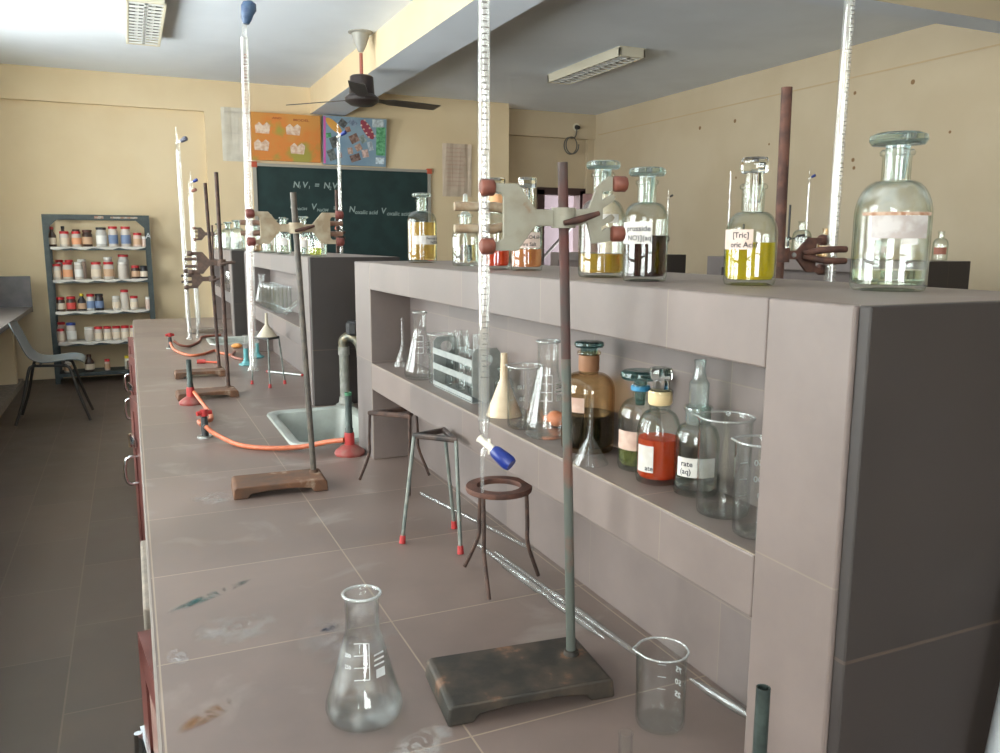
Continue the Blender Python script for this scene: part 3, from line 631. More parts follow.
bottle('tall clear bottle half filled with orange liquid and a salt label', (.618, 1.267, BT), .0272, .085, .100, .125, .0135, 'oct', liquid_mat('orange_water', (255, 160, 96), turb=.4), .036, GLASSB,
       [(-8, 62, .038, .064, PAPERP, [('(NH4)2SO4.6H2O', .0085, -.0235, .053), ('Mohrs Salt', .0085, -.016, .0415)])], group=G1, sden=.0165, hs=.017, sm=STOPC)
bottle('bottle of orange-red solution with taped neck behind the grey clamp plate', (.596, 1.345, BT), .0245, .075, .098, .132, .0125, 'oct', liquid_mat('orange_red_solution', (240, 78, 44), turb=.6), .040, GLASSB,
       [], group=G1, collar=(mat('tan_tape', (206, 150, 104), .6), .104, .026, 1.12), sden=.0165, hs=.014, sm=STOPC)
bottle('small clear bottle with a glass dropper in its neck beside the burette', (.627, 1.570, BT), .0265, .055, .078, .103, .0125, 'pipette', liquid_mat('clear_water', (238, 244, 242), turb=.03), .042, GLASSB,
       [(-48, 22, .036, .058, PAPER, [('r.', .008, -.003, .043)])], group=G1)
bottle('bottle of golden ferrous solution with disc stopper at the shelf end before the chalkboard', (.624, 1.833, BT), .0338, .092, .118, .145, .0125, 'disc', liquid_mat('golden_solution', (248, 196, 90), turb=.35), .092, GLASSB,
       [(20, 62, .042, .062, PAPER, [('Ferrous Sul', .0085, -.002, .053), ('FeSO4(aq)', .0085, .008, .044)])], group=G1, sden=.0225, hs=.008)

# ---- vessels
def erlen(label, loc, Rr, h, rn, group=None, prints=True, rz=0, glass=GLASS, grime=False):
    t = thing('conical_flask', label, 'flask', loc, rz, group); w_ = .0016
    o = [(0, .002), (Rr*.8, 0), (Rr*.94, .003), (Rr, .012), (Rr*.985, .020)]
    zn = h*.72; 
    for k in range(1, 9): f_ = k/8; o.append((Rr*.985+(rn-Rr*.985)*(f_**.93), .020+(zn-.020)*f_))
    o += [(rn, zn+.006), (rn, h-.004), (rn*1.16, h-.002), (rn*1.17, h), (rn*1.0, h+.0006)]
    i_ = [(rn-w_, h-.002), (rn-w_, zn+.004)]+[(r-w_, z-w_*.3) for r, z in reversed(o[4:13])]+[(Rr*.9, .005), (0, .005)]
    MB().lathe(o+i_, n=40).build('glass_body', glass, t, smooth=45)
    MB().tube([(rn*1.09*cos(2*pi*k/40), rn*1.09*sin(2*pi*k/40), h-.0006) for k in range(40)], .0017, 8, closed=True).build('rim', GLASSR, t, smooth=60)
    if prints:
        m = MB(); a = view_ang(loc[0], loc[1])-rz+pi*prints if prints != 1 else view_ang(loc[0], loc[1])-rz
        def on(u, z): 
            f_ = max(0, min(1, (z-.02)/(zn-.02))); r = Rr*.985+(rn-Rr*.985)*f_**.93+.0006
            return (r*cos(a+u/r), r*sin(a+u/r), z)
        for k in range(4):
            z = h*(.40+.085*k); m.prism([(-.010, z), (.006, z), (.006, z+.0008), (-.010, z+.0008)], lambda u, v, d: on(u, v), 0, 0) if False else m.add([on(u, v) for u, v in ((-.010, z), (.006, z), (.006, z+.0009), (-.010, z+.0009))], [(0, 1, 2, 3)])
        m.add([on(.006+d, v) for d, v in ((0, h*.40), (.0009, h*.40), (.0009, h*.655), (0, h*.655))], [(0, 1, 2, 3)])
        for s_, z in (('250', .49), ('200', .57)):
            vs, fs = text_geo(s_, .0055); m.add([on(-.012-.010+x, h*z-.002+y) for x, y in vs], fs)
        m.add([on(u, v) for u, v in ((.014, h*.40), (.026, h*.40), (.026, h*.46), (.014, h*.46))], [(0, 1, 2, 3)])
        for k in range(3): m.add([on(u, h*.485+k*.005+v) for u, v in ((.012, 0), (.026, 0), (.026, .0018), (.012, .0018))], [(0, 1, 2, 3)])
        m.build('printed_scale', PRINT, t, fix=False)
    return t
def beaker(label, loc, Rr, h, group=None, prints=None, rz=0, taper=1.0, lip=1.06):
    t = thing('beaker', label, 'beaker', loc, rz, group); w_ = .0014; n = 40
    o = [(0, .002), (Rr*.86, 0), (Rr*.96, .0015), (Rr, .007), (Rr, .0078), (Rr*taper, h-.005), (Rr*taper, h-.004), (Rr*taper*lip, h-.0012), (Rr*taper*lip, h)]
    i_ = [(Rr*taper-w_, h-.001), (Rr*taper-w_, h-.002), (Rr-w_, .0098), (Rr-w_, .009), (Rr*.9, .004), (0, .004)]
    mb = MB().lathe(o+i_, n=n)
    for k, v in enumerate(mb.v):
        if v[2] > h-.008:
            a = math.atan2(v[1], v[0]); g = math.exp(-((a-2.3)/.22)**2); s_ = 1+.16*g*(v[2]-h+.008)/.008; mb.v[k] = (v[0]*s_, v[1]*s_, v[2])
    mb.build('glass_body', GLASS, t, smooth=45)
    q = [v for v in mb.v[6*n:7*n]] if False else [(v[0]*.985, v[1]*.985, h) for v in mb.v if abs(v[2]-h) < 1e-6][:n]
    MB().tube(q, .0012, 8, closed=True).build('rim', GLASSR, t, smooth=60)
    if prints:
        a = view_ang(loc[0], loc[1])-rz+prints[0]; m = MB()
        for s_, z in prints[1]:
            on_cyl(m, Rr+.0006, a, [(s_, .009, -.011, h*z-.003)])
            r = Rr+.0006; m.add([(r*cos(a+u/r), r*sin(a+u/r), h*z+v) for u, v in ((.009, 0), (.018, 0), (.018, .0009), (.009, .0009))], [(0, 1, 2, 3)])
        m.build('printed_scale', PRINT, t, fix=False)
    return t
erlen('large empty conical flask standing at the front of the worktop', (.208, .829, CT), .0425, .1435, .0185, rz=.2, glass=thin_glass('water_marked_glass', (253, 254, 254), (210, 219, 216), base=.045, milk=.20, streak=26))
beaker('empty beaker standing on the worktop by the lying glass pipettes', (.500, .682, CT), .0268, .086, None, (pi-.5, (('75', .62), ('50', .45), ('25', .28))), rz=.4, lip=1.04)
v = tag(MB().lathe([(0, .001), (.0055, 0), (.0068, .003), (.0068, .0036), (.0068, .050), (.0068, .051), (.0074, .052), (.0074, .053), (.0058, .053), (.0057, .004), (0, .004)], n=24).build('glass_vial', GLASS, None, smooth=45, loc=(.4095, .612, CT)), 'tiny open glass vial standing at the near edge by the beaker', 'vial')

# ---- on the shelf of the first unit
ST = 1.0866; G2 = 'glassware on the shelf of the first unit'
def funnel(label, loc, Rr, h, hc, rs, m, group=None):
    t = tag(MB().lathe([(Rr, 0), (Rr, .0012), (rs+.0005, hc), (rs, hc+.004), (rs*.8, h), (rs*.8-.0012, h), (rs-.0014, hc), (Rr-.0016, .0004)], n=32, close=True).build('funnel', m, None, smooth=40, loc=loc), label, 'funnel', group)
    return t
funnel('glass funnel upside down in the dark corner of the shelf', (.565, 1.807, ST), .0215, .112, .045, .005, GLASS, G2)
erlen('slim conical flask at the dark end of the shelf', (.546, 1.625, ST), .0340, .140, .0135, G2)
beaker('beaker with white print standing between the slim flask and the metal rack', (.568, 1.566-.03+.02, ST), .026, .10, G2, (0, (('150', .55), ('100', .38))))
# test tube rack
tr = thing('test_tube_rack', 'aluminium test tube rack with slatted sides on the shelf', 'rack', (.568, 1.426, ST))
m = MB()
for y in (-.102, .102):
    pl = [(-.027, 0), (.027, 0), (.027, .098), (-.027, .098)]; hole = [(.012*cos(2*pi*i/16), .078+.012*sin(2*pi*i/16)) for i in range(16)]
    e = MB(); N = 16
    sq = []
    for i in range(N):
        a = 2*pi*i/N; c_, s_ = cos(a), sin(a); k = max(abs(c_)/.027, abs(s_)/.020 if s_ > 0 else abs(s_)/.078); sq.append((c_/k, .078+s_/k))
    vs = [(x, y+d, z) for d in (-.0008, .0008) for x, z in hole+sq]; K = 2*N; fs = []
    for i in range(N):
        j = (i+1) % N; fs += [(i, j, N+j, N+i), (K+i, K+N+i, K+N+j, K+j), (i, K+i, K+j, j), (N+i, N+j, K+N+j, K+N+i)]
    e.add(vs, fs)
    e.build('end_plate', ALU, tr)
for x in (-.0275, .0275):
    for z, h_ in ((.004, .008), (.036, .012), (.066, .012)): MB().box(x-.0008, x+.0008, -.102, .102, z, z+h_).build('rail', ALU, tr)
MB().box(-.027, .027, -.102, .102, .0, .0016).build('tray', ALU, tr)
def test_tube(label, p0, p1, r, group):
    p0, p1 = Vector(p0), Vector(p1); d = p1-p0; L = d.length
    M = d.to_track_quat('Z', 'Y').to_matrix().to_4x4()
    pr = [(0, 0)]+[(r*sin(k*pi/12), r-r*cos(k*pi/12)) for k in range(1, 6)]+[(r, r), (r, L-.002), (r*1.12, L-.001), (r*1.12, L), (r-.0011, L), (r-.0011, r), (r*.6, r*.4), (0, .002)]
    return tag(MB().lathe(pr, n=20, M=M).build('test_tube', GLASS, None, smooth=50, loc=p0), label, 'test tube', group)
G3 = 'test tubes in the metal rack'
for k, (y, dx, dy, zt, lb) in enumerate(((1.365, .004, .010, .118, 'test tube in the metal rack beside its near end plate'), (1.395, -.006, .012, .112, 'second test tube from the near end plate of the rack'), (1.43, .002, -.004, .120, 'test tube standing at the middle of the metal rack'),
                                         (1.462, .006, .012, .116, 'second test tube from the flask end of the metal rack'), (1.50, -.004, -.02, .108, 'test tube in the metal rack beside the slim flask'))):
    test_tube(lb, (.566+(k % 2)*.008-.004, y, ST+.0022), (.566+dx, y+dy, ST+zt), .0075, G3)
bottle('small squat bottle with pale label behind the plastic funnel', (.585, 1.285, ST), .0170, .040, .050, .058, .0085, 'disc', None, 0, GLASSB, [(0, 55, .018, .033, PAPERP, [('<', .010, -.004, .022)])], group=G2, sden=.012, hs=.006)
funnel('cream plastic funnel upside down on the shelf', (.553, 1.215, ST), .0300, .104, .060, .0065, IVORY, G2)
bk2 = beaker('plain beaker between the cream funnel and the tall conical flask', (.547, 1.122, ST), .0280, .096, G2, (pi+.4, (('100', .6), ('50', .4))), lip=1.03)
tt = thing('rubber_teat', 'orange rubber teat lying behind the tall conical flask', 'teat', (.592, 1.105, ST))
MB().ball((0, 0, .0125), .0125, 16, (1, 1.5, 1)).build('bulb', ORTEAT, tt, smooth=60); MB().tube([(0, .012, .010), (0, .034, .0062)], .0055, 10).build('sleeve', ORTEAT, tt, smooth=60)
erlen('tall conical flask in front of the dark liquid bottle', (.551, 1.055, ST), .0355, .142, .0155, G2, 1)
bottle('brown stained bottle half full of black liquid with teal stopper', (.566, .963, ST), .0365, .083, .108, .138, .0135, 'disc', liquid_mat('black_liquid', (16, 22, 24)), .052, BROWNG,
       [(-38, 30, .058, .078, PAPERO, None)], group=G2, sm=STOPG, sden=.0205, hs=.008, collar=(mat('brown_tape', (138, 96, 66), .6), .1105, .022, 1.06))
funnel('small glass funnel upside down before the dark bottle', (.531, .897, ST), .0242, .086, .036, .0032, GLASS, G2)
bottle('bottle of olive green liquid with wide teal stopper and torn label', (.577, .853, ST), .0265, .066, .090, .110, .0095, 'disc', liquid_mat('olive_liquid', (150, 160, 84)), .028, GLASSB,
       [(-8, 62, .028, .052, PAPERO, None)], group=G2, sm=STOPG, sden=.0255, hs=.011, collar=(mat('blue_tape', (52, 128, 168), .5), .1, .007, 1.28))
bottle('bottle of bright orange solution with pale taped neck on the shelf', (.566, .795, ST), .0265, .055, .086, .112, .0125, 'oct', liquid_mat('bright_orange_solution', (246, 96, 52), turb=.6), .054, GLASSB,
       [(-36, 24, .016, .048, PAPER, [('ate', .0085, .001, .0185)])], group=G2, collar=(mat('cream_tape', (222, 196, 150), .6), .094, .0165, 1.14), sden=.0135, hs=.014, sm=STOPC)
bottle('clear bottle with ground glass stopper and white label on the shelf', (.578, .738, ST), .0252, .058, .081, .102, .0135, 'tall', liquid_mat('grey_water', (190, 196, 190), turb=.1), .020, GLASSB,
       [(0, 52, .024, .046, PAPER, [('rate', .0088, -.018, .0365), ('(aq)', .0088, -.019, .0275)])], group=G2, collar=(GLASSF, .082, .018, 1.05))
beaker('large plain beaker on the shelf before the ground glass stoppered bottle', (.560, .668, ST), .0275, .104, G2, lip=1.05)
beaker('printed beaker at the front end of the shelf against the pillar', (.548, .603, ST), .0225, .094, G2, (pi+.1, (('150', .70), ('100', .52), ('50', .34))), lip=1.05)

# ---- second shelf unit
G4 = 'bottles on the top of the second shelf unit'
WHITEL = liquid_mat('clear_liquid', (236, 242, 240), turb=.05)
for k, (x, y, r, h, st_, lq, lv, lb, mk) in enumerate((
    (.585, 4.06, .030, .150, 'disc', WHITEL, .04, 'clear stoppered bottle at the far end of the second shelf unit top', None),
    (.53, 3.90, .026, .125, 'disc', liquid_mat('weak_brown', (200, 150, 110)), .05, 'squat bottle of weak brown liquid on the second shelf unit', PAPERP),
    (.60, 3.78, .027, .140, 'oct', WHITEL, .06, 'clear bottle with faceted stopper behind the beige clamp arm', PAPER),
    (.547, 3.62, .0285, .165, 'disc', WHITEL, .07, 'tallest clear bottle with open looking neck on the second shelf unit', PAPER),
    (.587, 3.46, .026, .145, 'disc', liquid_mat('pale_yellow_liquid', (226, 222, 140)), .03, 'bottle with a little pale yellow liquid beneath the clamp', None),
    (.55, 3.28, .028, .135, 'oct', WHITEL, .055, 'clear bottle with white label beside the tilted iron rod', PAPER),
    (.585, 3.05, .0275, .140, 'disc', liquid_mat('blue_grey_liquid', (190, 204, 206)), .05, 'bottle of blue grey liquid with pink label by the iron rod', PAPERP),
    (.542, 2.83, .0205, .115, 'oct', WHITEL, .05, 'small narrow bottle with white label near the second unit end', PAPER),
    (.575, 2.72, .0215, .108, 'oct', WHITEL, .03, 'small bottle with pink label near the second unit end', PAPERP),
    (.545, 2.655, .0205, .095, 'disc', liquid_mat('yellow_green_liquid', (222, 226, 70)), .028, 'small bottle of yellow green liquid at the second unit corner', None))):
    bottle(lb, (x, y, BT), r, h*.55, h*.72, h*.9, r*.42, st_, lq, lv, GLASSB, [(-10, 40, h*.25, h*.46, mk, None)] if mk else [], group=G4, sden=r*.72 if st_ == 'disc' else None, nseg=24, hs=.007)
G5 = 'glassware on the shelf of the second unit'
erlen('conical flask at the far end of the second unit shelf', (.555, 3.93, ST), .034, .135, .014, G5)
for k, (y, lb) in enumerate(((3.78, 'beaker beside the conical flask on the second unit shelf'), (3.68, 'second beaker from the flask on the second unit shelf'), (3.58, 'beaker at the middle of the row on the second unit shelf'), (3.48, 'second beaker from the leaning test tube on the second unit shelf'), (3.385, 'beaker beside the leaning test tube on the second unit shelf'))):
    beaker(lb, (.556, y, ST), .036, .102, G5)
test_tube('test tube leaning alone at the edge of the second unit shelf', (.530, 3.20, ST+.010), (.578, 3.10, ST+.075), .0085, G5)
# ---- third shelf unit
for k, (y, lb) in enumerate(((4.85, 'clear bottle at the near corner of the far shelf unit top'), (5.05, 'second clear bottle on the far shelf unit top'), (5.3, 'third clear bottle on the far shelf unit top'), (5.56, 'fourth clear bottle along the far shelf unit top'), (5.8, 'last clear bottle at the end of the far shelf unit top'))):
    bottle(lb, (.56+.03*(k % 2), y, BT), .037, .095, .125, .152, .015, 'disc', WHITEL, .05+.01*k, GLASSB, [(0, 40, .04, .07, PAPER, None)] if k % 2 else [], group='bottles on the far shelf unit', nseg=20, sden=.026, hs=.008)
beaker('beaker glimpsed on the far unit shelf behind the iron rods', (.56, 5.2, ST), .036, .11, 'glassware on the far unit shelf')
# ---- right bench bottles
G6 = 'bottles on the shelf units across the room'; RT = BT+DZR
for (x, y, r, h, g, st_, lb, mk, cp) in (
    (3.508, 2.729, .034, .140, GLASSB, 'none', 'small clear bottle with red brown label standing alone on the dark ended unit', mat('red_brown_label', (150, 96, 80), .7), None),
    (3.429, 3.537, .052, .205, GLASSB, 'none', 'large clear open bottle across the room by the thick rusty rod', None, None),
    (3.44, 3.66, .030, .115, GLASSB, 'none', 'small clear bottle half hidden by the rusty rod across the room', None, None),
    (3.505, 3.44, .038, .165, BROWNG, 'none', 'brown tinted bottle behind the rusty clamp across the room', None, None),
    (3.50, 3.075, .028, .095, GLASSB, 'cap', 'little bottle with teal cap across the room', PAPERP, STOPG),
    (3.45, 2.985, .030, .150, GLASSB, 'oct', 'clear bottle with pinkish label beside the teal capped bottle', PAPERP, STOPC)):
    bottle(lb, (x, y, RT), r, h*.55, h*.75, h*.98 if st_ == 'none' else h*.86, r*.4, st_, None, 0, g, [(0, 50, h*.22, h*.45, mk, None)] if mk else [], group=G6, nseg=24, sm=cp or STOP)

# ------------------------------------------------------------------ retort stands, clamps, burettes
def arch_base(L, W, h, m, parent, loc, rz=0):
    """cast base: flat top, feet at both ends and a shallow arch between"""
    lx = L/2; f_ = L*.15
    pl = [(-lx, 0), (-lx+f_, 0), (-lx+f_+.006, h*.35), (-lx*.3, h*.5), (lx*.3, h*.5), (lx-f_-.006, h*.35), (lx-f_, 0), (lx, 0), (lx-.002, h*.85), (lx-.007, h), (-lx+.007, h), (-lx+.002, h*.85)]
    return MB().prism(pl, lambda a, b, t: (a, t, b), -W/2, W/2).build('base', m, parent, loc=loc, rz=rz, bevel=.0025)
def stand(label, rod, top, base_c, L, W, h, bm, rm, rz=0, rr_=.0062, tip=None, z0=CT, group='retort stands on the worktops'):
    t = thing('retort_stand', label, 'retort stand', (rod[0], rod[1], z0), 0, group)
    arch_base(L, W, h, bm, t, (base_c[0]-rod[0], base_c[1]-rod[1], 0), rz)
    a = Vector((0, 0, h-.006)); b = Vector((top[0]-rod[0], top[1]-rod[1], top[2]-z0))
    if tip:
        q = a.lerp(b, tip); MB().tube([a, q], rr_).build('rod', rm[0], t, smooth=50)
        MB().tube([q, b], rr_).build('rod_top', rm[1], t, smooth=50)
    else: MB().tube([a, b], rr_).build('rod', rm, t, smooth=50)
    MB().lathe([(rr_, h-.001), (rr_*1.7, h-.001), (rr_*1.5, h+.005), (rr_, h+.006)], n=14, close=True).build('collar_nut', bm, t, smooth=40)
    return t, (lambda z: tuple(Vector((rod[0], rod[1], z0))+a.lerp(b, (z-z0-a.z)/(b.z-a.z))))
GRNROD = mat('greenish_iron_rod', (84, 88, 82), .55, .3, c2=(120, 72, 58), scale=14, lo=.52, hi=.66, bump=.3)
GRYUP = mat('rust_red_iron_rod', (86, 46, 41), .65, .2, c2=(66, 56, 53), scale=18, bump=.3)
s1, at1 = stand('retort stand with black iron base and rusty rod before the small beaker', (.463, .816), (.441, .816, 1.457), (.389, .812), .200, .112, .024, BLACKI, (GRNROD, GRYUP), R(-6), .0058, .63)
s2, at2 = stand('retort stand with rusty wooden looking base beside the red burner', (.339, 1.745), (.316, 1.741, 1.470), (.262, 1.73), .192, .098, .025, WOODR, mat('dark_grey_iron_rod', (74, 70, 66), .5, .3, c2=(92, 84, 76), scale=60), R(-3))
s3, at3 = stand('retort stand with tall brown rod beside the far burner', (.286, 2.925), (.281, 2.915, 1.596), (.214, 2.90), .196, .095, .024, WOODR, RUSTD, R(2), .0066)
s4, at4 = stand('retort stand second in the pair of brown rods', (.302, 3.405), (.286, 3.409, 1.592), (.228, 3.37), .19, .09, .024, WOODR, RUSTD, 0, .0066)
s5, at5 = stand('far retort stand with dark thin rod near the worktop end', (.432, 5.0), (.445, 5.0, 1.462), (.388, 5.03), .19, .09, .024, mat('grey_stand_base', (128, 116, 104), .7, c2=(110, 98, 88), scale=30), RUSTD, 0, .0055)
s6, at6 = stand('retort stand with thick rusty rod behind the first shelf unit', (.932, 1.0), (.922, 1.0, 1.602), (.99, 1.0), .19, .11, .024, RUSTD, RUST, 0, .0082)
s7, at7 = stand('retort stand with thin dark rod behind the second shelf unit', (.832, 3.6), (.838, 3.6, 1.592), (.905, 3.6), .19, .1, .024, RUSTD, RUSTD, 0, .0066)

def clamp(label, pos, ang, rr_, plate, jaw, sleeve, reach=.098, two=True, e_side=True, screw=RUST, sz=1.0, group='burette clamps', rb=.0085, tipx=.112):
    """burette clamp gripping a rod at pos; its jaw plate points along ang, a second one the other way"""
    t = thing('burette_clamp', label, 'clamp', pos, ang, group)
    MB().lathe([(rr_+.0006, -.011), (rr_+.0075, -.011), (rr_+.0075, .011), (rr_+.0006, .011)], n=20, close=True).build('boss', plate, t, smooth=40)
    q = reach/.098
    for sd in ((1, -1) if two else (1,)):
        X = lambda x: sd*x*q
        E = e_side and sd == -1
        if E:
            pl = [(rr_+.006, -.009), (.030, -.0055), (.037, -.028), (.056, -.026), (.070, -.024), (.070, -.011), (.056, -.010), (.049, -.014), (.049, -.009), (.063, -.003), (.066, .001), (.062, .005), (.050, -.002), (.050, .011), (.064, .019), (.067, .024), (.062, .027), (.049, .020), (.049, .029), (.058, .030), (.071, .033), (.073, .042), (.058, .047), (.042, .035), (.032, .011), (rr_+.006, .009)]
        else:
            pl = [(rr_+.006, -.009), (.036, -.009), (.058, -.036), (.092, -.036), (.092, -.026), (.080, -.026), (.076, -.022), (.076, .022), (.080, .026), (.092, .026), (.092, .036), (.058, .036), (.036, .009), (rr_+.006, .009)]
        if sd == -1: pl = pl[::-1]
        MB().prism(pl, lambda a, b, d: (X(a), d, b*sz), -.0025, .0025).build('jaw_plate', plate, t, bevel=.0008)
        for z, xs in (((.038, .062), (-.017, .060)) if E else ((-.031, .0875), (.031, .0875))):
            MB().tube([(X(xs), .004, z*sz), (X(xs+.0015), .004, z*sz), (X(xs+.0155), .004, z*sz), (X(xs+.017), .004, z*sz)], [.0068, .0088, .0088, .0065], 8).build('rubber_sleeve', sleeve, t, smooth=60)
        if jaw and not E:
            yf = -.0046-2*rb-.0082
            for z in (-.012, .012):
                MB().tube([(X(.046), -.0055, z*.3*sz), (X(.066), yf*.7, z*.8*sz), (X(.078), yf, z*sz), (X(tipx), yf, z*sz)], [.004, .0055, .0055, .005], 8).build('finger', jaw, t, smooth=60)
    fy = rr_+.0076
    m = MB().tube([(-.010, fy-.004, -.003), (-.010, fy+.005, -.003)], .0028, 8).tube([(.006, fy+.004, -.006), (-.012, fy+.006, -.002), (-.034, fy+.007, .005)], [.0028, .0042, .0026], 8)
    m.build('wing_screw', screw, t, smooth=60)
    MB().lathe([(0, 0), (.004, 0), (.0035, .0022), (0, .003)], n=12, M=Matrix.Translation((.026, -.0025, 0)) @ Matrix.Rotation(R(90), 4, 'X')).build('rivet', STEEL, t, smooth=40)
    return t
def held(pos, ang, reach, rb, sd=1):
    """where a tube of radius rb stands in the jaws of a clamp"""
    u = sd*reach*.0955/.098; v = -.0046-rb-.0010; return pos[0]+u*cos(ang)-v*sin(ang), pos[1]+u*sin(ang)+v*cos(ang)
def burette(label, x, y, z0, z1, r, cock=None, flare=False, cockm=BLUEP, top=None, lean=(0, 0), group='glass burettes', ticks=True, tick_ang=None, tm=None):
    """glass tube z0..z1; cock: z of a stopcock drawn beyond that end ('low' or 'high')"""
    t = thing('burette', label, 'burette', (x, y, z0), 0, group); L = z1-z0
    ax = Vector((lean[0], lean[1], L)); M = Vector((0, 0, 1)).rotation_difference(ax).to_matrix().to_4x4(); ri = r*.72
    pr = [(ri, 0), (r*1.6 if flare else r, 0), (r*1.1 if flare else r, .006), (r, .012), (r, L), (ri, L)]
    MB().lathe(pr, n=20, M=M, close=True).build('glass_tube', GLASST, t, smooth=45)
    if ticks:
        m = MB(); a0 = (view_ang(x, y)+.15) if tick_ang is None else tick_ang; k = 0; z = .05
        while z < L-.03:
            hw = .9 if k % 5 == 0 else .5; N = 5; rr2 = r+.0003
            vs = [M @ Vector((rr2*cos(a0+hw*(i/N-.5)*2*.8), rr2*sin(a0+hw*(i/N-.5)*2*.8), z+d)) for d in (0, .0013) for i in range(N+1)]
            m.add(vs, [(i, i+1, N+2+i, N+1+i) for i in range(N)]); z += .0062; k += 1
        m.build('graduations', tm or mat('grey_graduations', (122, 118, 114), .6), t, fix=False)
    if cock:
        s = -1 if cock == 'low' else 1; zz = 0 if cock == 'low' else L; A = lambda u, v, d: M @ Vector((u, v, zz+s*d))
        MB().tube([A(0, 0, 0), A(0, 0, .012), A(.002, 0, .020), A(.004, 0, .030), A(-.001, 0, .036), A(-.002, 0, .045), A(-.002, 0, .085)], [r, r*.8, r*.45, r*.5, r*.5, r*.42, r*.26], 12).build('tip', GLASST, t, smooth=50)
        ca = view_ang(x, y)+R(58)
        d = Vector((cos(ca), sin(ca), s*.0-.62 if cock == 'low' else .45)); d = d.normalized(); c_ = A(.002, 0, .027)
        MB().tube([c_-d*.010, c_-d*.006, c_+d*.014], [.0055, .0042, .0042], 12).tube([c_+d*.006+Vector((0, 0, .009)), c_+d*.006-Vector((0, 0, .009))], .0018, 8).build('stopcock_barrel', WPLAST, t, smooth=50)
        MB().tube([c_+d*.012, c_+d*.016, c_+d*.036, c_+d*.040], [.0055, .0078, .0092, .0075], 14).build('stopcock_knob', cockm, t, smooth=50)
    if top:
        A = lambda u, v, d: M @ Vector((u, v, L+d))
        MB().tube([A(0, 0, 0), A(0, 0, .006), A(.001, 0, .022), A(.004, 0, .03)], [r*.85, r*.62, r*.55, r*.5], 14).build('tip', GLASST, t, smooth=50)
        MB().tube([A(.004, 0, .026), A(.005, 0, .036), A(.007, 0, .046), A(.010, -.0, .056), A(.012, 0, .066), A(.012, 0, .070)], [.006, .0105, .0120, .0150, .0125, .005], 16).build('rubber_teat', top, t, smooth=60)
    return t
# first stand: grey clamp, long burette with blue tap over the ring tripod
pz = at1(1.397); an = R(172)
clamp('grey painted double clamp with brown rubber tips on the front stand', pz, an, .0059, GREYM, BEIGE, RUBR, reach=.0905, rb=.0066, tipx=.128)
burette('long burette with blue tap held over the rusty ring tripod', *held(pz, an, .0905, .0066), 1.170, 1.93, .0066, 'low')
# second stand
pz = at2(1.398); an = R(182)
clamp('beige double clamp with brown jaws on the grey rod stand', pz, an, .0065, mat('beige_painted_metal', (166, 154, 132), .55, c2=(142, 124, 100), scale=40), BROWNJ, RUBD, reach=.093, sz=.9, e_side=False, rb=.0078)
hx, hy = held(pz, an, .093, .0078)
burette('inverted burette capped with a slate blue teat on the grey rod stand', hx-.0055, hy, 1.105, 1.765, .0078, None, True, top=BLUEB, lean=(.012, 0), tm=mat('brown_graduations', (150, 96, 76), .6))
# third and fourth
pz = at3(1.300); c3 = clamp('dark iron clamp on the tall brown rod by the far burner', pz, R(180), .0068, DKJ, DKJ, DKJ, reach=.10, two=False, screw=DKJ)
MB().tube([(-.0150, 0, 0), (-.045, 0, 0)], .005).build('clamp_shank', DKJ, c3, smooth=50)
pz = at4(1.226); clamp('lower dark iron clamp on the second brown rod', pz, R(180), .0068, DKJ, DKJ, DKJ, reach=.098, two=False, screw=DKJ)
burette('inverted burette with grey tap held by the dark iron clamps', *held(pz, R(180), .098, .0085), .99, 1.712, .0085, 'high', True, cockm=GREYB, lean=(-.002, 0))
pz = at5(1.413); clamp('far dark iron clamp on the thin rod', pz, R(178), .0058, DKJ, BEIGE, RUBR, reach=.10, two=False, screw=DKJ)
burette('far inverted burette with blue tap by the thin rod', *held(pz, R(178), .10, .0085), .90, 1.67, .0085, 'high', True, cockm=BLUEP, ticks=False)
burette('farthest inverted burette with brown tap beside the blue tapped one', .318, 4.74, .8515, 1.60, .0080, 'high', True, cockm=RUBR, ticks=False)
# behind the shelf units
pz = at6(1.352); clamp('rusty iron clamp on the thick rusty rod behind the first shelf unit', pz, R(-4), .0084, RUST, RUST, RUST, reach=.090, two=False, screw=RUST, sz=.75)
burette('open burette held by the rusty clamp behind the yellow bottle', *held(pz, R(-4), .090, .0085), 1.02, 1.80, .0082, None, False, lean=(.004, 0), tick_ang=-1.5)
pz = at7(1.40); clamp('rusty clamp on the thin rod behind the second shelf unit', pz, R(75), .0068, RUSTD, RUSTD, REDO, reach=.08, two=False, screw=RUSTD)
burette('inverted burette with blue tap before the chalkboard', *held(pz, R(75), .08, .0085), 1.12, 1.80, .0080, 'high', True, cockm=BLUEP, ticks=False)
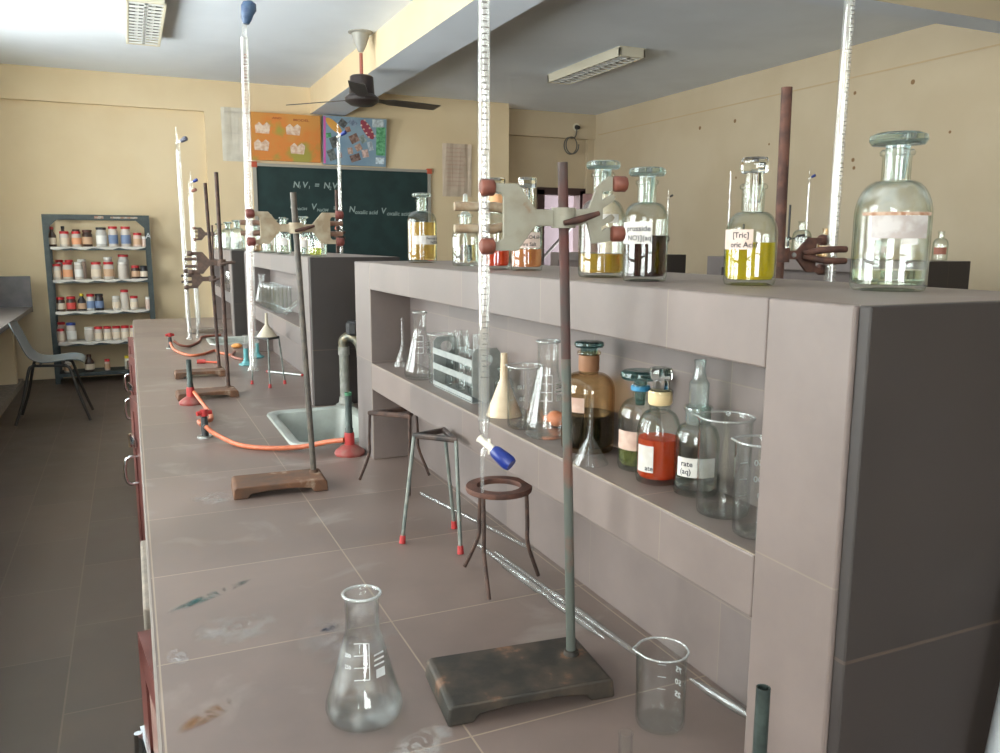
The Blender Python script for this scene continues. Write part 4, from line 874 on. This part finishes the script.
# across the room
zr = .85+DZR
for k, (bx, by, rx, ry, top, z1, lb, lc, l2) in enumerate((
    (3.962, 4.06, 3.835, 4.07, 1.61, 1.75, 'thin black rod stand across the room beside the open bottle', 'black clamp on the thin rod across the room', 'slim burette with blue tap across the room beside the open bottle'),
    (3.831, 4.66, 3.89, 4.56, 1.50, 1.86, 'stand across the room hidden behind the yellow solution bottle', 'black clamp on the stand behind the yellow solution bottle', 'slim clear burette across the room by the yellow solution bottle'),
    (3.845, 5.38, 3.74, 5.46, 1.50, 1.69, 'stand across the room hidden behind the brown-red bottle', 'black clamp on the stand behind the brown-red bottle', 'slim burette with dark tap across the room by the brown-red bottle'))):
    s_, at_ = stand(lb, (rx, ry), (rx, ry, top), (rx+.05, ry), .19, .1, .024, BLACKI, BLACKP, 0, .0066, z0=zr, group='retort stands across the room')
    cz = at_(1.40); an = math.atan2(by-ry, bx-rx); d = math.hypot(bx-rx, by-ry)
    clamp(lc, cz, an, .0068, BLACKP, BLACKP, BLACKP, reach=d, two=False, screw=BLACKP, sz=.7)
    burette(l2, *held(cz, an, d, .0085), .86, z1, .0078, None if k == 1 else 'high', cockm=(BLUEP, BLUEP, BLACKP)[k], ticks=False, group='burettes across the room')

# ------------------------------------------------------------------ tripods
def tripod(label, c, zt, tops, feet, top_kind, m, legm, footm=None, lr=.0032, knee=None, group='tripods', Rr=.05, ri=.032):
    t = thing('tripod', label, 'tripod', (c[0], c[1], CT), 0, group); h = zt-CT; cv = Vector((c[0], c[1]))
    T = [Vector((x-c[0], y-c[1], h-.006)) for x, y in tops]; Fo = [Vector((x-c[0], y-c[1], .0035)) for x, y in feet]
    if top_kind == 'ring': MB().lathe([(ri, h-.008), (Rr, h-.008), (Rr+.001, h-.004), (Rr, h), (ri, h), (ri-.001, h-.004)], n=40, close=True).build('ring', m, t, smooth=40)
    else:
        cc = sum(T, Vector())/3; mb = MB(); o = [cc+(p-cc)*1.10 for p in T]; i_ = [cc+(p-cc)*.70 for p in T]; N = 3
        vs = [(p.x, p.y, z) for z in (h-.010, h) for p in o+i_]; fs = []
        for k in range(3):
            j = (k+1) % 3; fs += [(k, j, 3+j, 3+k), (6+k, 9+k, 9+j, 6+j), (k, 6+k, 6+j, j), (3+k, 3+j, 9+j, 9+k)]
        mb.add(vs, fs).build('top_frame', m, t, bevel=.003)
    for a, b in zip(T, Fo):
        if knee:
            k = a.lerp(b, knee); k.x, k.y = a.x+(b.x-a.x)*.16, a.y+(b.y-a.y)*.16
            pts = crom([a, a.lerp(k, .6), k, b], 5)
        else: pts = [a, b]
        lg = MB().tube(pts, lr, 10).build('leg', legm, t, smooth=60)
        if footm:
            d = (Vector(pts[-2])-Vector(pts[-1])).normalized(); MB().tube([Vector(pts[-1])-Vector((0, 0, .0030)), Vector(pts[-1])+d*.011], [.0058, .005], 12).build('rubber_foot', footm, lg, smooth=50)
    return t
tripod('rusty ring topped tripod standing under the burette tap', (.492, 1.098), 1.006, [(.455, 1.072), (.480, 1.141), (.532, 1.085)], [(.450, 1.038), (.464, 1.170), (.556, 1.089)], 'ring', RUST, RUSTD, knee=.62, lr=.0032, Rr=.050, ri=.034)
tripod('triangular tripod with grey legs and red feet', (.470, 1.306), 1.043, [(.433, 1.328), (.488, 1.268), (.498, 1.352)], [(.405, 1.317), (.480, 1.229), (.516, 1.352)], 'tri', mat('black_tripod_top', (36, 33, 32), .5, .2, c2=(74, 60, 54), scale=40), GREYROD, REDP, lr=.0034)
tripod('rusty triangular tripod tucked under the shelf near the sink', (.51, 1.657), 1.014, [(.450, 1.682), (.516, 1.612), (.560, 1.700)], [(.434, 1.719), (.498, 1.565), (.585, 1.688)], 'tri', RUSTD, RUSTD, None, knee=.6)
tf = tripod('small tripod with red feet carrying an upturned funnel', (.442, 3.05), 1.03, [(.40, 3.085), (.438, 3.01), (.483, 3.055)], [(.387, 3.10), (.435, 2.99), (.499, 3.055)], 'tri', BLACKP, GREYROD, REDP, lr=.0032)
funnel('upturned cream funnel standing on the far tripod', (.441, 3.05, 1.0305), .036, .085, .042, .006, mat('cream_funnel', (178, 168, 148), .5), 'funnels')
tg = thing('glass_stirrer', 'glass rod with red ends lying by the far tripod', 'rod', (.54, 3.30, CT+.006))
MB().tube([(-.06, .05, 0), (.05, -.10, 0)], .0045, 10).build('rod', STEEL, tg, smooth=60)
for p in ((-.06, .05, 0), (.05, -.10, 0)): MB().ball(p, .0058, 12).build('end_cap', REDP, tg, smooth=60)

# ------------------------------------------------------------------ lying glass tubes
def lying(label, pts, rs, name='glass_pipette', cat='pipette'):
    mb = MB(); mb.tube([(x, y, CT+max(rs)+.0006) for x, y in pts], rs, 14)
    return tag(mb.build(name, GLASSL, None, smooth=50), label, cat, 'glass tubes lying on the worktop')
def along(a, b, f): return (a[0]+(b[0]-a[0])*f, a[1]+(b[1]-a[1])*f)
A, B = (.517, 1.245), (.539, .863)
lying('glass pipette with a pointed tip lying towards the black stand base', [along(A, B, f) for f in (0, .25, .27, .55, .57, .63, .65, .9, 1)], [.0038, .0038, .006, .006, .0035, .0035, .0058, .005, .001])
A, B = (.530, 1.195), (.556, .80)
lying('longest glass burette lying on the worktop up to the beaker', [along(A, B, f) for f in (0, .45, .47, .52, .54, .6, .62, 1)], [.0036, .0036, .0062, .0062, .0036, .0036, .0052, .0036], 'glass_burette', 'burette')
tag(MB().tube([(.524, 1.566, CT+.0042), (.596, 1.19, CT+.0042)], .0036, 12).build('glass_tube', GLASSL, None, smooth=50), 'thin plain glass tube lying behind the red footed tripod', 'glass tube', 'glass tubes lying on the worktop')
lying('short broken glass tube lying against the shelf unit past the beaker', [(.580, .735), (.584, .705), (.590, .66), (.592, .64)], [.002, .0055, .0055, .004], 'glass_tube', 'glass tube')

# ------------------------------------------------------------------ burners, hoses, taps
def burner(label, x, y, h, scale=1.0, patina=True):
    t = thing('bunsen_burner', label, 'burner', (x, y, CT), 0, 'bunsen burners')
    MB().lathe([(0, 0), (.036, 0), (.0375, .006), (.035, .011), (.020, .022), (.0125, .026), (0, .026)], n=32).build('base', REDDUST, t, smooth=35)
    MB().lathe([(0, .024), (.0125, .024), (.0125, .05), (.0115, .056), (0, .056)], n=20).build('collar', REDP, t, smooth=40)
    MB().lathe([(.0072, .056), (.0100, .056), (.0100, .066), (.0085, .068), (.0080, h), (.0066, h), (.0062, .06)], n=20, close=True).build('barrel', BARREL, t, smooth=40)
    if patina: MB().lathe([(.0083, h-.006), (.0087, h-.006), (.0087, h+.001), (.0064, h+.001), (.0064, h), (.0083, h)], n=18, close=True).build('barrel_rim', VERDI, t, smooth=40)
    return t
burner('bunsen burner with dusty red base beside the sink', .470, 1.955, .155)
burner('far bunsen burner with dusty red base joined to the hose', .155, 2.79, .145, patina=False)
tb = thing('bunsen_barrel', 'dark burner barrel rising at the front corner of the shelf unit', 'burner', (.4540, .480, CT))
MB().lathe([(0, 0), (.028, 0), (.029, .006), (.012, .018), (0, .018)], n=28).build('base', REDDUST, tb, smooth=35)
MB().lathe([(.0045, .018), (.0060, .018), (.0058, .1595), (.0046, .1595)], n=20, close=True).build('barrel', BARREL, tb, smooth=40)
def valve(label, x, y, h, name='gas_valve'):
    t = thing(name, label, 'gas tap', (x, y, CT), 0, 'gas taps on the worktop')
    MB().lathe([(0, 0), (.020, 0), (.020, .004), (0, .004)], n=24).build('flange', STEEL, t, smooth=40)
    MB().lathe([(0, .004), (.0095, .004), (.0095, .035), (.008, .055), (0, .058)], n=16).build('body', BLACKP, t, smooth=40)
    MB().tube([(0, -.004, .030), (0, -.026, .034)], .006, 10).build('nozzle', BLACKP, t, smooth=50)
    m = MB().lathe([(0, .058), (.010, .058), (.010, .076), (0, .076)], n=14)
    for a in (20, 200): m.tube([(0, 0, .068), (.020*cos(R(a)), .020*sin(R(a)), .066)], .0065, 8)
    m.build('knob', REDP, t, smooth=50); return t
valve('black gas tap with red knob on the worktop before the brown stands', .158, 2.29, .08)
valve('far gas tap with red knob beside the second hose', .160, 4.32, .08)
def hose(label, pts, m, r=.0062):
    return tag(MB().tube(crom(pts, 8), r, 12).build('rubber_hose', m, None, smooth=70), label, 'hose', 'rubber gas hoses')
z = CT+.0068
hose('long orange hose curving from the gas tap to the near red burner', [(.159, 2.262, CT+.034), (.180, 2.235, CT+.018), (.228, 2.135, z), (.293, 2.07, z), (.366, 2.035, z+.004), (.42, 1.99, CT+.028), (.4565, 1.953, CT+.038)], HOSE)
hose('short orange hose looping from the gas tap to the far burner', [(.152, 2.31, CT+.03), (.150, 2.36, CT+.030), (.185, 2.44, CT+.015), (.196, 2.58, z), (.186, 2.69, CT+.014), (.1655, 2.780, CT+.040)], HOSE)
hose('brown hose running from the far gas tap across the worktop', [(.178, 4.325, CT+.034), (.205, 4.30, CT+.016), (.25, 4.33, z), (.31, 4.52, z), (.34, 4.72, z), (.44, 4.78, z)], HOSEB)
hose('orange hose lying below the far sink', [(.158, 4.262, CT+.034), (.172, 4.15, CT+.012), (.22, 3.98, z), (.28, 3.98, z), (.345, 4.10, z), (.36, 4.02, z), (.40, 3.90, z)], HOSE)
hose('brown hose end lying before the far sink', [(.43, 4.02, z), (.40, 3.86, z), (.43, 3.74, z), (.46, 3.80, z)], HOSEB)
cl = thing('pinch_clip', 'red rubber stopper with tube lying by the brown rods', 'clip', (.27, 3.72, CT))
MB().tube([(-.03, 0, .010), (.005, -.005, .010)], .0095, 12).build('stopper', REDR, cl, smooth=50); MB().tube([(.0, -.005, .008), (.06, -.04, .006)], .005, 10).build('tube', REDO, cl, smooth=50)
tag(MB().ball((.46, 4.20, CT+.012), .022, 14, (1.2, 1, .55)).build('sponge', mat('orange_sponge', (214, 150, 84), .9, c2=(196, 130, 70), scale=60, bump=.5), None, smooth=60), 'orange sponge lying at the far sink corner', 'sponge')
# measuring cylinders with teal foot
for k, (x, y, h, lb) in enumerate(((.43, 3.60, .13, 'narrow measuring cylinder with teal foot near the far tripod'), (.505, 3.82, .12, 'second teal footed measuring cylinder by the shelf unit wall'))):
    t = thing('measuring_cylinder', lb, 'measuring cylinder', (x, y, CT), 0, 'measuring cylinders')
    MB().lathe([(0, 0), (.032, 0), (.033, .006), (.02, .012), (.013, .02), (.012, .028), (0, .028)], n=6).build('foot', TEAL, t, bevel=.002)
    MB().lathe([(0, .028), (.010, .028), (.010, h*.55), (0, h*.55)], n=18).build('sleeve', TEAL, t, smooth=40)
    MB().lathe([(.0085, h*.55), (.0105, h*.55), (.0105, h), (.0085, h)], n=18, close=True).build('glass_tube', GLASST, t, smooth=40)
# standpipe tap by the sink
tp = thing('standpipe_tap', 'grey standpipe with a tarnished water tap by the sink', 'tap', (.605, 2.56, CT-.0))
MB().lathe([(0, 0), (.030, 0), (.030, .006), (.020, .012), (.0175, .030), (.0150, .032), (.0150, .165), (.018, .166), (.018, .192), (0, .192)], n=24).build('pipe', PIPE, tp, smooth=40)
MB().tube(crom([(0, 0, .186), (.0, -.001, .212), (.016, -.014, .226), (.034, -.030, .214), (.044, -.040, .19), (.046, -.042, .155)], 5), [.0155]*14+[.0145]*11+[.0125], 16).build('spout', TAPM, tp, smooth=60)
MB().lathe([(0, .238), (.016, .238), (.023, .246), (.023, .276), (.017, .284), (0, .284)], n=8, M=Matrix.Translation((.026, -.024, -.008))).build('tap_handle', BLACKP, tp, smooth=30)

# ------------------------------------------------------------------ left bench, chair, rack
lb_ = thing('side_bench', 'dark stone topped bench under the windows behind the chair', 'bench')
MB().box(WX+.003, -.87, -1.2, 9.0, .71, .75).build('bench_top', BENCHST, lb_, bevel=.003)
MB().box(WX+.003, -.87, 9.0, 9.03, .70, 1.04).build('splash_panel', PANELST, lb_, bevel=.002)
for y in (8.66, 6.4, 4.1, 1.8, -.6): MB().box(WX+.003, -1.02, y, y+.12, .06, .71).build('support_wall', WALL, lb_)
MB().box(WX+.003, -1.0, -1.2, 9.0, 0, .06).build('plinth', CONC, lb_, bevel=.004)
# things on the bench corner
bt = thing('bench_tap', 'small chrome tap standing at the corner of the side bench', 'tap', (-1.16, 8.86, .7505))
MB().tube(crom([(0, 0, 0), (0, 0, .16), (.01, -.02, .2), (.03, -.06, .2), (.035, -.075, .16)], 5), .012, 12).build('spout', CHROME, bt, smooth=60); MB().box(-.012, .012, -.012, .012, .21, .235).build('tap_knob', CHROME, bt, bevel=.003)
# chair, facing +x
ch = thing('plastic_chair', 'blue grey plastic shell chair with dark metal legs beside the bench', 'chair', (-.585, 7.13, 0))
prof = [(-.265, .765), (-.262, .755), (-.235, .70), (-.205, .63), (-.175, .56), (-.140, .50), (-.09, .465), (-.02, .455), (.06, .462), (.13, .468), (.185, .462), (.215, .445), (.222, .432)]
prof = [(p.x, p.z) for p in crom([(x, 0, z_) for x, z_ in prof], 3)]
N = len(prof); W_ = []; vs = []; K = 9
for i, (x, z_) in enumerate(prof):
    f_ = i/(N-1); hw = .19+.03*sin(pi*min(1, f_*1.15))-.035*max(0, 1-f_*9)-.03*max(0, (f_-.9)*10)
    for k in range(K):
        u = -1+2*k/(K-1); lift = .028*u*u
        up = max(0, 1-f_*2.2); vs.append((x+lift*up*1.0, u*hw, z_+lift*(1-up)*.8))
off = [(x-.004, y, z_-.005) for x, y, z_ in vs]; nn = len(vs); fs = []
for i in range(N-1):
    for k in range(K-1): a = i*K+k; fs += [(a, a+1, a+K+1, a+K), (nn+a, nn+a+K, nn+a+K+1, nn+a+1)]
for i in range(N-1):
    for a, b in ((i*K, (i+1)*K), (i*K+K-1, (i+1)*K+K-1)): fs.append((a, b, nn+b, nn+a))
for k in range(K-1):
    for a, b in ((k, k+1), ((N-1)*K+k, (N-1)*K+k+1)): fs.append((a, b, nn+b, nn+a))
MB().add(vs+off, fs).build('seat_shell', CHAIRP, ch, smooth=60)
for sy_ in (-1, 1):
    MB().tube(crom([(-.10, sy_*.16, .452), (-.13, sy_*.17, .44), (-.15, sy_*.18, .41), (-.20, sy_*.20, .20), (-.262, sy_*.215, .0115)], 5), .011, 10).build('leg', CHAIRL, ch, smooth=60)
    MB().tube(crom([(.08, sy_*.16, .444), (.11, sy_*.17, .43), (.13, sy_*.18, .40), (.18, sy_*.20, .20), (.24, sy_*.215, .0115)], 5), .011, 10).build('leg', CHAIRL, ch, smooth=60)
    MB().tube([(-.11, sy_*.16, .445), (.09, sy_*.16, .437)], .010, 10).build('side_rail', CHAIRL, ch, smooth=60)
MB().tube([(-.08, -.16, .443), (-.08, .16, .443)], .009, 8).tube([(.07, -.16, .436), (.07, .16, .436)], .009, 8).build('cross_rails', CHAIRL, ch, smooth=60)
# steel rack
rk = thing('steel_rack', 'open grey green steel rack full of chemical jars', 'rack', (-.257, 8.9, 0))
RW, RD, RH = .465, .30, 1.62
for sx_ in (-1, 1):
    for yy_, s2_ in ((0, 1), (RD, -1)):
        m = MB(); x = sx_*RW; m.box(min(x, x-sx_*.045), max(x, x-sx_*.045), yy_-(.003 if s2_ == 1 else 0), yy_+(.003 if s2_ == -1 else 0), 0, RH)
        m.box(min(x, x-sx_*.003), max(x, x-sx_*.003), min(yy_, yy_+s2_*.04), max(yy_, yy_+s2_*.04), 0, RH); m.build('post', RACKM, rk)
SZ = [1.318, 1.005, .700, .400, .100]
for z_ in SZ:
    p = MB().box(-RW+.004, RW-.004, .004, RD-.004, z_-.035, z_-.001).build('shelf', RACKM, rk)
    if z_ > .2:
        m = MB(); n = 14; vs = []
        for i in range(n+1):
            x = -RW+.05+(2*RW-.1)*i/n; d = .022+.010*sin(i*1.7)+.006*sin(i*3.1)
            vs += [(x, RD-.02, z_), (x, .0, z_), (x, -.006, z_-.004), (x, -.007, z_-d)]
        fs = [(4*i+k, 4*i+k+1, 4*i+k+5, 4*i+k+4) for i in range(n) for k in range(3)]
        o = m.add(vs, fs).build('paper_liner', LINER, p); sm_ = o.modifiers.new('thick', 'SOLIDIFY'); sm_.thickness = .001
m = MB().box(-RW, RW, -.004, 0, RH-.045, RH).box(-RW, RW, RD, RD+.004, RH-.045, RH)
for sx_ in (-1, 1): m.prism([(sx_*(RW-.04), RH-.045), (sx_*(RW-.13), RH-.045), (sx_*(RW-.04), RH-.13)][::sx_], lambda a, b, t: (a, t, b), -.004, -.001)
m.build('top_rail', RACKM, rk)
m = MB(); flat_text(m, [('A', .075, RW-.043, RH-.22)], lambda a, b: (a, -.0045, b)); m.build('post_lettering', PRINT, rk, fix=False)
m = MB().box(.12, .36, -.0055, -.0042, RH-.032, RH-.016).box(-.02, .06, -.0055, -.0042, RH-.035, RH-.012); m.build('paint_marks', mat('worn_paint_marks', (176, 170, 160), .8, c2=(150, 110, 84), scale=40), rk)

# jars on the rack
jar_mats = {'white': mat('white_jar', (196, 187, 178), .45), 'brown': mat('brown_jar', (66, 46, 38), .3), 'pink': mat('pinkish_jar', (206, 182, 170), .45), 'dark': mat('black_jar', (44, 40, 44), .35), 'clear': mat('pale_jar', (190, 187, 183), .35)}
lid_mats = {'red': mat('red_lid', (188, 44, 50), .4), 'black': mat('black_lid', (36, 34, 38), .4), 'white': mat('white_lid', (226, 222, 216), .4), 'yellow': mat('yellow_lid', (222, 196, 50), .4), 'blue': mat('blue_lid', (44, 66, 140), .4), 'brown': mat('brown_lid', (90, 56, 46), .5)}
lab_mats = {'blue': mat('blue_band', (112, 130, 164), .5), 'orange': mat('orange_label', (226, 160, 120), .6), 'cream': mat('cream_label', (216, 200, 180), .6), 'red': mat('red_label', (196, 70, 66), .6), 'white': mat('white_label', (226, 224, 220), .6), 'tan': mat('tan_label', (196, 160, 130), .6)}
CACHE = {}
def jar(x, y, z_, r, h, body, lid, lab, label, group, neck=False):
    key = (r, h, body, lid, lab, neck)
    if key not in CACHE:
        t = thing('chemical_jar', label, 'jar', (x, y, z_), 0, group)
        zn = h*(.62 if neck else .80); rn = r*(.42 if neck else .84)
        MB().lathe([(0, 0), (r*.93, 0), (r, .004), (r, zn-.012), (r*.9, zn-.003), (rn, zn+(.03 if neck else .004)), (rn, h-.012), (0, h-.012)], n=18).build('body', jar_mats[body], t, smooth=40)
        MB().lathe([(0, h-.024), (rn*1.12, h-.024), (rn*1.14, h-.002), (rn*1.0, h), (0, h)], n=18).build('lid', lid_mats[lid], t, smooth=40)
        if lab: MB().lathe([(r+.0004, zn*.18), (r+.001, zn*.18), (r+.001, zn*.72), (r+.0004, zn*.72)], n=18, close=True).build('label', lab_mats[lab], t, smooth=40)
        CACHE[key] = t
    else:
        t = dup(CACHE[key]); t.location = (x, y, z_); t['label'] = label
        if group: t['group'] = group
    return t
rows = {0: [(-.655, .036, .185, 'brown', 'red', 'cream', 1), (-.551, .042, .145, 'white', 'red', 'cream', 0), (-.448, .042, .145, 'white', 'red', 'orange', 0), (-.353, .044, .160, 'brown', 'brown', 'tan', 0), (-.23, .048, .185, 'clear', 'black', 'white', 0), (-.126, .043, .195, 'white', 'red', 'blue', 0), (-.012, .045, .195, 'white', 'red', 'blue', 0), (.092, .040, .135, 'pink', 'red', 'tan', 0), (.152, .026, .10, 'pink', 'white', None, 0)],
        1: [(-.637, .038, .150, 'white', 'red', 'cream', 0), (-.545, .043, .165, 'white', 'red', 'orange', 0), (-.449, .038, .165, 'white', 'white', 'white', 0), (-.296, .047, .165, 'white', 'red', 'cream', 0), (-.186, .048, .165, 'white', 'red', 'tan', 0), (-.060, .046, .165, 'white', 'white', None, 0), (.054, .040, .128, 'brown', 'red', 'tan', 0), (.132, .038, .125, 'dark', 'black', 'cream', 0)],
        2: [(-.628, .038, .135, 'brown', 'red', 'cream', 0), (-.538, .042, .140, 'brown', 'red', 'red', 0), (-.445, .038, .165, 'dark', 'yellow', 'tan', 1), (-.366, .037, .160, 'clear', 'red', 'blue', 0), (-.290, .038, .160, 'dark', 'black', 'blue', 0), (-.141, .036, .135, 'white', 'white', 'cream', 0), (-.062, .038, .195, 'white', 'red', None, 0), (.022, .038, .132, 'white', 'red', 'cream', 0), (.150, .026, .12, 'pink', 'white', None, 0)],
        3: [(-.65, .035, .130, 'pink', 'red', 'cream', 0), (-.556, .044, .185, 'white', 'blue', 'white', 0), (-.400, .045, .135, 'white', 'white', None, 0), (-.318, .038, .138, 'white', 'red', 'cream', 0), (-.238, .038, .138, 'white', 'red', 'cream', 0), (-.158, .038, .138, 'white', 'red', 'cream', 0), (-.078, .038, .138, 'white', 'red', 'cream', 0), (.002, .038, .138, 'white', 'red', 'cream', 0), (.082, .038, .138, 'white', 'red', 'cream', 0)],
        4: [(-.61, .036, .12, 'white', 'white', 'tan', 0), (-.42, .044, .165, 'brown', 'brown', 'cream', 1), (-.262, .026, .11, 'pink', 'red', 'tan', 0), (-.069, .036, .135, 'white', 'yellow', None, 0)]}
back = {0: [(-.565, .034, .195, 'brown', 'black', None, 1), (-.452, .034, .165, 'dark', 'brown', None, 0)], 1: [(-.62, .036, .185, 'white', 'red', None, 0), (-.535, .038, .185, 'white', 'red', None, 0), (-.425, .040, .19, 'pink', 'white', None, 0), (-.19, .042, .21, 'white', 'white', None, 0), (-.050, .050, .235, 'clear', 'red', None, 0)], 3: [(-.645, .036, .185, 'pink', 'red', None, 0)]}
sn = ['top', 'second', 'middle', 'fourth', 'bottom']; on_ = ['first', 'second', 'third', 'fourth', 'fifth', 'sixth', 'seventh', 'eighth', 'ninth']
bw = {'white': 'white', 'brown': 'brown glass', 'pink': 'pinkish', 'dark': 'black', 'clear': 'pale'}
for s_, L in rows.items():
    g = 'chemical jars on the %s shelf of the rack' % sn[s_]
    for k, (x, r, h, bo, li, la, nk) in enumerate(L):
        jar(x, 8.985, SZ[s_]+.0005, r, h, bo, li, la, '%s %s with %s cap, %s from the window side, front row, rack %s shelf' % (bw[bo], 'bottle' if nk else 'jar', li, on_[k], sn[s_]), g, bool(nk))
    for k, (x, r, h, bo, li, la, nk) in enumerate(back.get(s_, [])):
        jar(x, 9.085, SZ[s_]+.0005, r, h, bo, li, la, '%s %s with %s cap, %s in the back row, rack %s shelf' % (bw[bo], 'bottle' if nk else 'jar', li, on_[k], sn[s_]), g, bool(nk))

# pale waste pipe by the shelf unit's end
pw = thing('waste_pipe', 'pale grey plastic pipe rising beside the dark end of the shelf unit', 'pipe', (.700, .425, CT))
MB().tube([(-.026, 0, 0), (-.0005, 0, .16), (.012, 0, .235)], .014, 16).build('pipe', PVC, pw, smooth=60); MB().lathe([(.0142, 0), (.02, 0), (.02, .014), (.0142, .014)], n=20, close=True, c=(-.026, 0, 0)).build('pipe_socket', PVC, pw, smooth=40)
